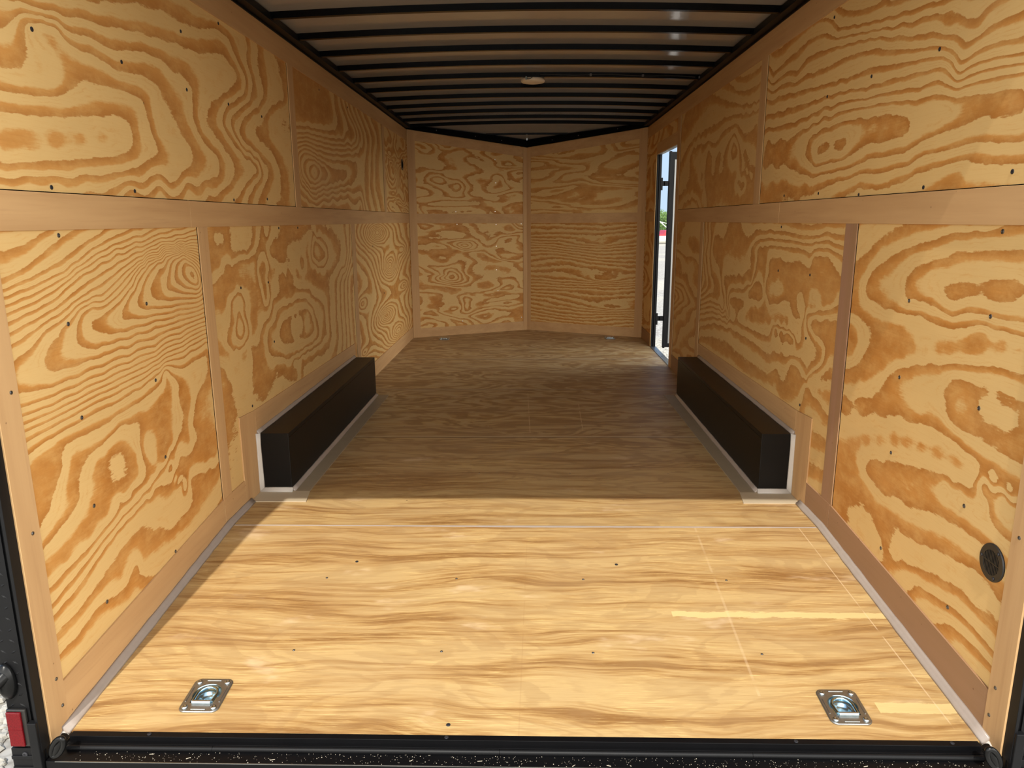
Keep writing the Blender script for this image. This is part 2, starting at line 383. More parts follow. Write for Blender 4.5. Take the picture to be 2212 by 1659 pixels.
def tag(o, label=None, cat=None, group=None, kind=None):
    if label: o['label'] = label
    if cat: o['category'] = cat
    if group: o['group'] = group
    if kind: o['kind'] = kind
    return o
def struct(o, label=None, cat=None): return tag(o, label, cat, None, 'structure')
def empty(name, loc=(0, 0, 0), rot=(0, 0, 0)):
    o = bpy.data.objects.new(name, None); COL.objects.link(o); o.location = loc; o.rotation_euler = rot; o.empty_display_size = 0.05
    return o
def copy_tree(o, parent=None):
    c = o.copy(); COL.objects.link(c)
    if parent is not None: c.parent = parent
    for ch in list(o.children): copy_tree(ch, c)
    return c

# ------------------------------------------------------------------ dimensions
WX = 1.22            # inner faces of the plywood walls
YR, YS, YC, YA = 1.655, 2.806, 7.75, 8.35   # rear edge, floor break, front corners, nose apex
ZT = 2.12
SL = 0.0915
def fz(y): return 0.0 if y >= YS else -SL*(YS-y)
def zbow(x): return 2.167-0.027*(x/1.19)**2

TRACE = {
 'LU': [(1.798,1.467,1),(1.864,1.469,1),(1.935,1.472,1),(2.033,1.48,1),(2.141,1.49,1),(2.237,1.5,1),(2.341,1.511,1),(2.359,1.494,1),(2.377,1.476,1),(2.346,1.459,1),(2.315,1.442,1),(2.215,1.425,1),(2.123,1.41,1),(2.013,1.393,1),(1.914,1.378,1),(1.842,1.373,1),(1.776,1.368,1),(1.809,1.515,2),(1.876,1.521,2),(1.947,1.528,2),(2.005,1.534,2),(2.067,1.541,2),(2.135,1.561,2),(2.208,1.582,2),(2.282,1.591,2),(2.361,1.601,2),(2.41,1.6,2),(2.461,1.6,2),(2.474,1.579,2),(2.487,1.557,2),(2.475,1.527,2),(2.462,1.496,2),(2.5,1.48,2),(2.54,1.463,2),(2.478,1.436,2),(2.419,1.411,2),(2.365,1.396,2),(2.312,1.381,2),(2.183,1.365,2),(2.066,1.35,2),(1.983,1.348,2),(1.907,1.346,2),(1.835,1.34,2),(1.769,1.335,2),(1.819,1.563,3),(1.851,1.562,3),(1.885,1.562,3),(1.938,1.567,3),(1.995,1.572,3),(2.021,1.588,3),(2.049,1.604,3),(2.041,1.624,3),(2.034,1.643,3),(2.005,1.651,3),(1.977,1.658,3),(1.957,1.683,3),(1.938,1.706,3),(1.972,1.719,3),(2.008,1.732,3),(2.037,1.728,3),(2.067,1.724,3),(2.103,1.704,3),(2.141,1.684,3),(2.206,1.68,3),(2.276,1.676,3),(2.309,1.667,3),(2.342,1.657,3),(2.429,1.659,3),(2.523,1.661,3),(2.551,1.651,3),(2.58,1.641,3),(2.567,1.609,3),(2.553,1.578,3),(2.575,1.563,3),(2.598,1.548,3),(2.587,1.528,3),(2.576,1.509,3),(2.647,1.498,3),(2.722,1.486,3),(2.754,1.466,3),(2.788,1.445,3),(2.736,1.419,3),(2.687,1.393,3),(2.648,1.378,3),(2.61,1.363,3),(2.417,1.35,3),(2.251,1.339,3),(2.106,1.331,3),(1.978,1.324,3),(1.864,1.316,3),(1.763,1.309,3),(2.104,1.709,4),(2.161,1.717,4),(2.221,1.726,4),(2.276,1.717,4),(2.333,1.709,4),(2.405,1.726,4),(2.482,1.744,4),(2.554,1.748,4),(2.63,1.751,4),(2.66,1.736,4),(2.69,1.72,4),(2.757,1.707,4),(2.828,1.693,4),(2.83,1.668,4),(2.832,1.642,4),(2.825,1.611,4),(2.818,1.581,4),(2.859,1.552,4),(2.9,1.523,4),(2.961,1.494,4),(3.025,1.464,4),(3.019,1.438,4),(3.014,1.412,4),(2.92,1.386,4),(2.832,1.36,4),(2.572,1.342,4),(2.355,1.327,4),(1.855,1.723,5),(1.906,1.732,5),(1.959,1.742,5),(1.995,1.74,5),(2.032,1.738,5),(2.093,1.751,5),(2.159,1.765,5),(2.25,1.772,5),(2.349,1.78,5),(2.458,1.789,5),(2.578,1.799,5),(2.676,1.808,5),(2.782,1.818,5),(2.896,1.826,5),(3.02,1.834,5),(3.118,1.84,5),(3.223,1.846,5),(3.261,1.838,5),(3.299,1.83,5),(3.241,1.794,5),(3.184,1.758,5),(3.083,1.724,5),(2.988,1.692,5),(2.947,1.658,5),(2.907,1.626,5),(2.916,1.593,5),(2.925,1.56,5),(3.005,1.533,5),(3.09,1.505,5),(3.13,1.472,5),(3.171,1.437,5),(3.134,1.405,5),(3.098,1.373,5),(2.913,1.354,5),(2.748,1.337,5),(2.534,1.322,5),(2.351,1.31,5),(2.003,1.775,6),(2.123,1.794,6),(2.259,1.814,6),(2.416,1.847,6),(2.597,1.883,6),(2.661,1.891,6),(2.73,1.899,6),(2.771,1.896,6),(2.813,1.894,6),(2.874,1.902,6),(2.938,1.91,6),(3.034,1.936,6),(3.137,1.963,6),(3.191,1.957,6),(3.247,1.952,6),(3.261,1.93,6),(3.276,1.907,6),(3.339,1.871,6),(3.406,1.834,6),(3.387,1.8,6),(3.369,1.766,6),(3.255,1.722,6),(3.147,1.68,6),(3.113,1.65,6),(3.078,1.62,6),(3.135,1.583,6),(3.195,1.545,6),(3.291,1.515,6),(3.394,1.484,6),(3.426,1.47,6),(3.458,1.456,6),(3.38,1.418,6),(3.305,1.382,6),(3.192,1.35,6),(3.086,1.32,6),(2.974,1.997,7),(3.058,2.005,7),(3.148,2.014,7),(3.231,2.009,7),(3.318,2.005,7),(3.378,1.996,7),(3.44,1.987,7),(3.411,1.954,7),(3.382,1.921,7),(3.428,1.884,7),(3.475,1.846,7),(3.454,1.803,7),(3.433,1.76,7),(3.326,1.717,7),(3.224,1.676,7),(3.188,1.645,7),(3.152,1.615,7),(3.214,1.585,7),(3.279,1.553,7),(3.38,1.523,7),(3.489,1.491,7),(3.502,1.467,7),(3.515,1.443,7),(3.416,1.4,7),(3.321,1.359,7),(3.557,2.005,8),(3.535,1.96,8),(3.514,1.917,8),(3.542,1.886,8),(3.571,1.855,8),(3.589,1.829,8),(3.608,1.803,8),(3.577,1.774,8),(3.546,1.745,8),(3.458,1.716,8),(3.373,1.689,8),(3.311,1.649,8),(3.25,1.611,8),(3.275,1.584,8),(3.3,1.555,8),(3.372,1.534,8),(3.447,1.513,8),(3.525,1.49,8),(3.608,1.465,8),(3.576,1.438,8),(3.545,1.41,8),(3.487,1.374,8),(3.431,1.338,8),(3.729,2.009,9),(3.733,1.967,9),(3.737,1.926,9),(3.783,1.896,9),(3.831,1.865,9),(3.868,1.845,9),(3.907,1.824,9),(3.802,1.799,9),(3.703,1.776,9),(3.591,1.731,9),(3.486,1.688,9),(3.431,1.649,9),(3.378,1.611,9),(3.451,1.582,9),(3.527,1.553,9),(3.61,1.534,9),(3.698,1.515,9),(3.729,1.473,9),(3.761,1.43,9),(3.682,1.382,9),(3.605,1.335,9),(3.99,1.8,10),(3.911,1.779,10),(3.835,1.76,10),(3.772,1.725,10),(3.711,1.691,10),(3.717,1.662,10),(3.724,1.632,10),(3.789,1.617,10),(3.857,1.601,10),(3.912,1.583,10),(3.968,1.564,10),(1.787,1.415,0.5),(1.889,1.426,0.5),(2.003,1.438,0.5),(2.11,1.449,0.5),(2.228,1.461,0.5)],
 'LL': [(1.726,1.145,1),(1.763,1.149,1),(1.801,1.154,1),(1.864,1.175,1),(1.931,1.198,1),(1.711,1.077,2),(1.758,1.09,2),(1.808,1.103,2),(1.864,1.13,2),(1.922,1.158,2),(1.961,1.172,2),(2.002,1.187,2),(2.036,1.196,2),(2.07,1.205,2),(1.708,1.065,3),(1.77,1.074,3),(1.837,1.084,3),(1.89,1.095,3),(1.947,1.107,3),(2.001,1.13,3),(2.058,1.153,3),(2.122,1.175,3),(2.189,1.199,3),(1.704,1.045,4),(1.766,1.054,4),(1.832,1.062,4),(1.896,1.075,4),(1.965,1.088,4),(2.025,1.112,4),(2.088,1.137,4),(2.143,1.152,4),(2.201,1.168,4),(2.261,1.182,4),(2.324,1.197,4),(1.7,1.026,5),(1.761,1.033,5),(1.827,1.041,5),(1.9,1.059,5),(1.978,1.077,5),(2.047,1.102,5),(2.12,1.129,5),(2.176,1.141,5),(2.235,1.154,5),(2.311,1.164,5),(2.393,1.174,5),(2.435,1.187,5),(2.478,1.2,5),(1.694,1.002,6),(1.756,1.011,6),(1.823,1.022,6),(1.877,1.036,6),(1.934,1.051,6),(1.98,1.069,6),(2.027,1.088,6),(2.089,1.103,6),(2.153,1.12,6),(2.25,1.136,6),(2.356,1.153,6),(2.471,1.172,6),(2.598,1.193,6),(1.689,0.978,7),(1.736,0.988,7),(1.785,0.998,7),(1.847,1.01,7),(1.913,1.023,7),(1.942,1.038,7),(1.972,1.052,7),(2.011,1.067,7),(2.05,1.082,7),(2.137,1.105,7),(2.23,1.131,7),(2.344,1.145,7),(2.469,1.161,7),(2.606,1.172,7),(2.759,1.185,7),(1.683,0.95,8),(1.745,0.961,8),(1.812,0.973,8),(1.855,0.983,8),(1.899,0.993,8),(1.947,1.008,8),(1.997,1.024,8),(2.032,1.037,8),(2.068,1.051,8),(2.133,1.068,8),(2.201,1.086,8),(2.252,1.102,8),(2.306,1.117,8),(2.417,1.132,8),(2.538,1.147,8),(2.649,1.156,8),(2.769,1.165,8),(1.687,0.918,9),(1.739,0.933,9),(1.793,0.949,9),(1.836,0.961,9),(1.881,0.972,9),(1.919,0.981,9),(1.958,0.99,9),(1.992,1.003,9),(2.027,1.016,9),(2.08,1.028,9),(2.136,1.04,9),(2.175,1.052,9),(2.215,1.065,9),(2.262,1.08,9),(2.312,1.096,9),(2.384,1.111,9),(2.461,1.127,9),(2.605,1.138,9),(2.766,1.15,9),(1.701,0.875,10),(1.748,0.892,10),(1.798,0.909,10),(1.822,0.927,10),(1.846,0.946,10),(1.883,0.952,10),(1.921,0.958,10),(1.955,0.974,10),(1.99,0.991,10),(2.052,0.996,10),(2.118,1.002,10),(2.153,1.016,10),(2.188,1.031,10),(2.226,1.048,10),(2.264,1.066,10),(2.318,1.079,10),(2.375,1.092,10),(2.474,1.106,10),(2.582,1.122,10),(2.677,1.129,10),(2.778,1.136,10),(1.925,0.943,11),(1.913,0.922,11),(1.901,0.9,11),(1.869,0.89,11),(1.839,0.879,11),(1.852,0.863,11),(1.867,0.846,11),(1.914,0.841,11),(1.963,0.836,11),(2.025,0.837,11),(2.09,0.837,11),(2.183,0.836,11),(2.285,0.835,11),(2.505,0.834,11),(2.77,0.833,11),(2.062,0.983,12),(2.034,0.972,12),(2.007,0.96,12),(1.998,0.94,12),(1.99,0.919,12),(1.994,0.902,12),(1.998,0.884,12),(2.028,0.871,12),(2.06,0.858,12),(2.122,0.86,12),(2.189,0.862,12),(2.291,0.862,12),(2.402,0.862,12),(2.575,0.857,12),(2.774,0.852,12),(2.134,0.954,13),(2.118,0.941,13),(2.101,0.928,13),(2.12,0.91,13),(2.139,0.891,13),(2.175,0.885,13),(2.213,0.88,13),(2.306,0.882,13),(2.407,0.884,13),(2.573,0.878,13),(2.763,0.871,13),(2.134,0.954,13),(2.174,0.964,13),(2.215,0.976,13),(2.253,0.993,13),(2.293,1.01,13),(2.308,1.031,13),(2.323,1.051,13),(2.359,1.071,13),(2.396,1.091,13),(2.253,0.971,14),(2.239,0.951,14),(2.224,0.932,14),(2.262,0.921,14),(2.302,0.91,14),(2.383,0.905,14),(2.47,0.899,14),(2.61,0.893,14),(2.767,0.887,14),(2.279,0.995,14),(2.315,1.016,14),(2.352,1.038,14),(2.384,1.058,14),(2.416,1.078,14),(2.472,1.095,14),(2.53,1.112,14),(2.355,1.004,15),(2.338,0.978,15),(2.322,0.952,15),(2.346,0.941,15),(2.372,0.929,15),(2.451,0.922,15),(2.536,0.915,15),(2.641,0.91,15),(2.756,0.905,15),(2.384,1.036,15),(2.423,1.058,15),(2.463,1.081,15),(2.52,1.095,15),(2.58,1.11,15),(2.468,1.0,16),(2.452,0.978,16),(2.435,0.956,16),(2.487,0.948,16),(2.541,0.939,16),(2.639,0.931,16),(2.745,0.922,16),(2.504,1.049,16),(2.526,1.069,16),(2.549,1.088,16),(2.603,1.1,16),(2.659,1.113,16),(2.546,1.046,17),(2.534,1.018,17),(2.521,0.989,17),(2.571,0.972,17),(2.624,0.954,17),(2.685,0.946,17),(2.748,0.938,17),(2.609,1.066,18),(2.596,1.04,18),(2.584,1.013,18),(2.619,0.992,18),(2.655,0.97,18),(2.702,0.962,18),(2.752,0.954,18),(2.67,1.069,19),(2.658,1.045,19),(2.645,1.021,19),(2.672,1.001,19),(2.7,0.982,19),(2.727,0.976,19),(2.755,0.97,19),(2.711,1.035,20),(2.721,1.015,20),(2.731,0.995,20),(1.702,0.822,10),(1.769,0.81,10),(1.842,0.798,10),(1.955,0.798,10),(2.081,0.798,10),(2.224,0.796,10),(2.387,0.794,10),(2.57,0.804,10),(2.781,0.815,10),(1.687,0.784,9),(1.759,0.779,9),(1.836,0.774,9),(1.949,0.774,9),(2.076,0.775,9),(2.22,0.776,9),(2.383,0.777,9),(2.566,0.787,9),(2.778,0.798,9),(1.693,0.757,8),(1.759,0.753,8),(1.831,0.749,8),(1.944,0.752,8),(2.072,0.755,8),(2.216,0.758,8),(2.379,0.76,8),(2.563,0.77,8),(2.774,0.782,8),(1.689,0.736,7),(1.755,0.734,7),(1.827,0.732,7),(1.94,0.735,7),(2.068,0.738,7),(2.212,0.742,7),(2.376,0.746,7),(2.559,0.755,7),(2.77,0.766,7),(1.691,0.72,6),(1.755,0.718,6),(1.823,0.716,6),(1.937,0.718,6),(2.064,0.721,6),(2.182,0.721,6),(2.314,0.721,6),(2.402,0.729,6),(2.496,0.737,6),(2.632,0.742,6),(2.782,0.747,6),(1.691,0.692,5),(1.77,0.695,5),(1.855,0.698,5),(1.953,0.701,5),(2.06,0.703,5),(2.179,0.705,5),(2.311,0.707,5),(2.405,0.715,5),(2.506,0.723,5),(2.635,0.727,5),(2.778,0.73,5),(1.69,0.657,4),(1.736,0.664,4),(1.785,0.671,4),(1.843,0.673,4),(1.903,0.675,4),(1.96,0.678,4),(2.02,0.683,4),(2.082,0.679,4),(2.148,0.676,4),(2.23,0.683,4),(2.318,0.691,4),(2.372,0.7,4),(2.427,0.709,4),(2.506,0.695,4),(2.59,0.681,4),(2.678,0.692,4),(2.772,0.704,4),(1.735,0.628,3),(1.788,0.636,3),(1.843,0.644,3),(1.9,0.641,3),(1.96,0.638,3),(2.018,0.634,3),(2.08,0.629,3),(2.158,0.635,3),(2.242,0.641,3),(2.297,0.647,3),(2.355,0.653,3),(2.411,0.664,3),(2.47,0.675,3),(1.689,0.598,3),(1.716,0.602,3),(1.743,0.606,3),(1.786,0.596,3),(1.83,0.585,3),(1.821,0.574,3),(1.811,0.563,3),(1.787,0.553,3),(1.763,0.543,3),(1.749,0.527,3),(1.736,0.511,3),(1.863,0.459,2),(1.857,0.484,2),(1.851,0.509,2),(1.87,0.525,2),(1.889,0.54,2),(1.908,0.554,2),(1.927,0.567,2),(1.978,0.571,2),(2.032,0.575,2),(2.08,0.589,2),(2.132,0.604,2),(2.232,0.598,2),(2.342,0.591,2),(2.381,0.608,2),(2.421,0.625,2),(2.01,0.399,1),(2.003,0.427,1),(1.996,0.454,1),(1.989,0.483,1),(1.982,0.512,1),(2.025,0.526,1),(2.07,0.541,1),(2.102,0.536,1),(2.135,0.531,1),(2.149,0.506,1),(2.164,0.481,1),(2.173,0.45,1),(2.181,0.418,1),(2.132,0.407,1),(2.085,0.397,1),(2.435,0.689,2),(2.448,0.661,2),(2.46,0.634,2),(2.437,0.615,2),(2.415,0.596,2),(2.413,0.559,2),(2.411,0.523,2),(2.418,0.474,2),(2.426,0.424,2),(2.396,0.402,2),(2.367,0.381,2),(2.298,0.372,2),(2.234,0.363,2),(2.154,0.365,2),(2.079,0.367,2),(2.548,0.613,3),(2.536,0.59,3),(2.524,0.568,3),(2.555,0.553,3),(2.586,0.538,3),(2.563,0.495,3),(2.539,0.453,3),(2.545,0.418,3),(2.552,0.383,3),(2.487,0.371,3),(2.425,0.36,3),(2.412,0.333,3),(2.4,0.306,3),(2.443,0.266,3),(2.488,0.225,3),(2.756,0.563,4),(2.705,0.541,4),(2.655,0.52,4),(2.63,0.476,4),(2.606,0.433,4),(2.661,0.381,4),(2.72,0.328,4),(2.649,0.326,4),(2.582,0.325,4),(2.626,0.289,4),(2.671,0.252,4),(2.721,0.263,4),(2.773,0.274,4),(2.274,0.444,2.5),(2.268,0.467,2.5),(2.262,0.49,2.5),(2.282,0.453,2.5),(2.303,0.416,2.5),(1.68,0.593,3),(1.703,0.575,3),(1.727,0.556,3),(1.743,0.532,3),(1.76,0.508,3),(1.735,0.493,3),(1.71,0.479,3),(1.699,0.461,3),(1.688,0.444,3),(1.886,0.581,2),(1.875,0.55,2),(1.864,0.52,2),(1.87,0.491,2),(1.876,0.461,2),(1.844,0.448,2),(1.813,0.434,2),(1.763,0.42,2),(1.715,0.406,2),(1.999,0.531,1),(2.001,0.502,1),(2.004,0.473,1),(2.007,0.443,1),(2.01,0.413,1),(1.977,0.395,1),(1.946,0.377,1),(1.868,0.364,1),(1.795,0.353,1),(1.747,0.349,1),(1.702,0.346,1),(2.188,0.466,1),(2.187,0.436,1),(2.186,0.405,1),(2.144,0.391,1),(2.103,0.376,1),(2.007,0.357,1),(1.919,0.338,1),(1.8,0.323,1),(1.694,0.309,1),(2.333,0.423,2),(2.282,0.389,2),(2.232,0.356,2),(2.144,0.341,2),(2.061,0.328,2),(1.973,0.311,2),(1.891,0.295,2),(1.789,0.291,2),(1.696,0.288,2),(2.405,0.398,3),(2.324,0.354,3),(2.246,0.312,3),(2.176,0.31,3),(2.109,0.307,3),(2.033,0.295,3),(1.962,0.284,3),(1.884,0.264,3),(1.812,0.246,3),(1.749,0.235,3),(1.689,0.224,3),(2.283,0.311,4),(2.227,0.304,4),(2.173,0.298,4),(2.105,0.29,4),(2.04,0.283,4),(1.987,0.266,4),(1.936,0.25,4),(1.887,0.235,4),(1.84,0.22,4),(1.763,0.213,4),(1.693,0.206,4),(2.484,0.378,4),(2.485,0.35,4),(2.486,0.322,4),(2.614,0.283,4),(2.755,0.24,4),(2.405,0.337,5),(2.428,0.288,5),(2.452,0.236,5),(2.53,0.223,5),(2.613,0.209,5),(2.694,0.201,5),(2.78,0.192,5),(2.155,0.115,5),(2.039,0.137,5),(1.934,0.158,5),(1.877,0.151,5),(1.823,0.145,5),(1.755,0.139,5),(1.691,0.132,5),(2.132,0.114,6),(2.093,0.09,6),(2.055,0.067,6),(1.976,0.086,6),(1.903,0.104,6),(1.846,0.092,6),(1.791,0.08,6),(1.739,0.085,6),(1.689,0.091,6),(2.385,0.188,4.5),(2.352,0.191,4.5),(2.32,0.195,4.5),(2.354,0.167,4.5),(2.388,0.138,4.5),(2.304,0.121,5),(2.403,0.11,5),(2.51,0.097,5),(2.626,0.118,5),(2.751,0.141,5)],
 'RL': [(1.967,1.207,1),(2.065,1.205,1),(2.174,1.202,1),(2.244,1.196,1),(2.319,1.19,1),(2.396,1.172,1),(2.48,1.154,1),(2.532,1.138,1),(2.587,1.121,1),(2.596,1.102,1),(2.605,1.084,1),(2.655,1.059,1),(2.707,1.034,1),(2.717,1.011,1),(2.726,0.987,1),(2.723,0.955,1),(2.72,0.923,1),(1.836,1.195,2),(1.897,1.19,2),(1.962,1.185,2),(2.039,1.179,2),(2.122,1.173,2),(2.187,1.156,2),(2.256,1.138,2),(2.33,1.12,2),(2.409,1.099,2),(2.44,1.084,2),(2.473,1.067,2),(2.513,1.053,2),(2.555,1.038,2),(2.577,1.018,2),(2.6,0.998,2),(2.608,0.973,2),(2.616,0.947,2),(2.551,0.932,2),(2.489,0.918,2),(2.398,0.92,2),(2.313,0.922,2),(2.233,0.922,2),(2.158,0.921,2),(2.116,0.92,2),(2.075,0.918,2),(2.029,0.929,2),(1.986,0.94,2),(1.878,0.942,2),(1.78,0.943,2),(1.823,1.128,3),(1.884,1.125,3),(1.948,1.122,3),(2.026,1.118,3),(2.109,1.114,3),(2.128,1.098,3),(2.147,1.082,3),(2.23,1.066,3),(2.319,1.049,3),(2.324,1.021,3),(2.329,0.993,3),(2.336,0.979,3),(2.344,0.964,3),(2.279,0.965,3),(2.218,0.967,3),(2.152,0.956,3),(2.09,0.946,3),(2.034,0.968,3),(1.973,0.971,3),(1.915,0.974,3),(1.849,0.973,3),(1.787,0.973,3),(2.132,1.012,4),(2.102,1.02,4),(2.073,1.028,4),(2.039,1.029,4),(2.006,1.029,4),(2.052,1.01,4),(2.1,0.99,4),(1.933,1.054,4),(1.867,1.056,4),(1.806,1.057,4),(1.829,1.039,4),(1.854,1.021,4),(1.888,1.018,4),(1.924,1.014,4),(2.228,1.056,3.5),(2.16,1.056,3.5),(2.096,1.056,3.5),(2.015,1.069,3.5),(1.939,1.081,3.5),(1.875,1.084,3.5),(1.814,1.086,3.5),(2.743,0.854,1),(2.675,0.857,1),(2.61,0.859,1),(2.54,0.853,1),(2.474,0.848,1),(2.413,0.854,1),(2.355,0.86,1),(2.35,0.837,1),(2.345,0.815,1),(2.384,0.803,1),(2.423,0.79,1),(2.476,0.771,1),(2.531,0.752,1),(2.553,0.725,1),(2.575,0.699,1),(2.612,0.671,1),(2.65,0.643,1),(2.692,0.627,1),(2.736,0.611,1),(2.731,0.802,0),(2.704,0.783,0),(2.677,0.764,0),(2.698,0.724,0),(2.72,0.683,0),(2.256,0.908,1.5),(2.202,0.894,1.5),(2.149,0.881,1.5),(2.195,0.863,1.5),(2.242,0.844,1.5),(2.726,0.565,1),(2.654,0.592,1),(2.585,0.618,1),(2.544,0.654,1),(2.504,0.688,1),(2.457,0.716,1),(2.413,0.743,1),(2.347,0.768,1),(2.284,0.792,1),(2.208,0.809,1),(2.137,0.825,1),(2.071,0.84,1),(2.008,0.854,1),(1.973,0.865,1),(1.94,0.876,1),(1.966,0.886,1),(1.992,0.896,1),(1.967,0.907,1),(1.941,0.918,1),(1.854,0.918,1),(1.775,0.918,1),(2.729,0.508,2),(2.596,0.536,2),(2.476,0.562,2),(2.448,0.588,2),(2.422,0.613,2),(2.409,0.641,2),(2.396,0.668,2),(2.36,0.695,2),(2.324,0.72,2),(2.247,0.748,2),(2.175,0.774,2),(2.083,0.793,2),(1.999,0.811,2),(1.901,0.824,2),(1.812,0.835,2),(1.784,0.835,2),(1.756,0.834,2),(1.743,0.775,3),(1.788,0.777,3),(1.835,0.78,3),(1.898,0.774,3),(1.964,0.768,3),(2.005,0.761,3),(2.047,0.754,3),(2.05,0.728,3),(2.053,0.701,3),(2.256,0.667,2.5),(2.208,0.692,2.5),(2.162,0.717,2.5),(2.179,0.68,2.5),(2.197,0.642,2.5),(1.899,0.73,2.5),(1.842,0.729,2.5),(1.788,0.727,2.5),(2.719,0.462,2),(2.554,0.508,2),(2.407,0.549,2),(2.238,0.585,2),(2.091,0.616,2),(2.042,0.609,2),(1.995,0.602,2),(1.929,0.593,2),(1.867,0.583,2),(1.81,0.584,2),(1.756,0.584,2),(1.727,0.581,2),(1.699,0.578,2),(2.024,0.651,3),(1.971,0.648,3),(1.92,0.646,3),(1.862,0.649,3),(1.807,0.652,3),(1.759,0.648,3),(1.714,0.645,3),(1.691,0.544,1),(1.754,0.547,1),(1.821,0.551,1),(1.899,0.547,1),(1.982,0.544,1),(2.071,0.527,1),(2.167,0.509,1),(2.246,0.495,1),(2.33,0.48,1),(2.417,0.445,1),(2.51,0.409,1),(2.574,0.371,1),(2.642,0.331,1),(2.658,0.297,1),(2.675,0.263,1),(2.616,0.249,1),(2.559,0.236,1),(2.513,0.23,1),(2.469,0.224,1),(2.346,0.274,2),(2.414,0.285,2),(2.486,0.298,2),(2.457,0.325,2),(2.429,0.351,2),(2.35,0.377,2),(2.276,0.4,2),(2.212,0.42,2),(2.152,0.44,2),(2.102,0.447,2),(2.054,0.453,2),(1.987,0.463,2),(1.923,0.472,2),(1.882,0.475,2),(1.843,0.478,2),(2.55,0.328,1.5),(2.398,0.391,1.5),(2.264,0.447,1.5),(2.158,0.469,1.5),(2.062,0.489,1.5),(2.751,0.166,1),(2.659,0.177,1),(2.572,0.189,1),(2.478,0.198,1),(2.389,0.207,1),(2.331,0.217,1),(2.275,0.227,1),(2.257,0.223,1),(2.239,0.219,1),(2.153,0.236,1),(2.072,0.252,1),(2.029,0.264,1),(1.986,0.276,1),(1.905,0.288,1),(1.829,0.299,1),(1.775,0.301,1),(1.723,0.302,1),(1.696,0.299,1),(1.67,0.295,1),(2.217,0.315,2),(2.156,0.34,2),(2.097,0.364,2),(2.031,0.376,2),(1.968,0.387,2),(1.907,0.389,2),(1.85,0.39,2),(1.794,0.387,2),(1.742,0.385,2),(1.705,0.367,2),(1.669,0.349,2),(2.382,0.174,1),(2.354,0.161,1),(2.328,0.149,1),(2.323,0.13,1),(2.319,0.111,1),(2.493,0.086,0.5),(2.423,0.073,0.5),(2.357,0.062,0.5),(2.247,0.104,0.5),(2.147,0.143,0.5),(2.058,0.188,0.5),(1.976,0.229,0.5),(1.895,0.245,0.5),(1.821,0.26,0.5),(2.263,0.072,1),(2.2,0.092,1),(2.141,0.112,1),(2.092,0.123,1),(2.046,0.134,1),(1.961,0.161,1),(1.882,0.186,1),(1.842,0.184,1),(1.803,0.181,1),(1.766,0.181,1),(1.731,0.181,1),(1.701,0.173,1),(1.673,0.165,1),(2.092,0.076,2),(2.018,0.092,2),(1.949,0.107,2),(1.887,0.115,2),(1.828,0.122,2),(1.77,0.118,2),(1.716,0.114,2),(1.688,0.111,2),(1.66,0.108,2),(1.897,0.069,3),(1.837,0.073,3),(1.78,0.077,3),(1.743,0.076,3),(1.707,0.076,3),(1.683,0.074,3),(1.659,0.071,3),(2.022,0.436,3),(1.939,0.442,3),(1.862,0.447,3),(1.769,0.447,3),(1.685,0.448,3),(1.842,0.521,4),(1.764,0.53,4),(1.693,0.539,4)],
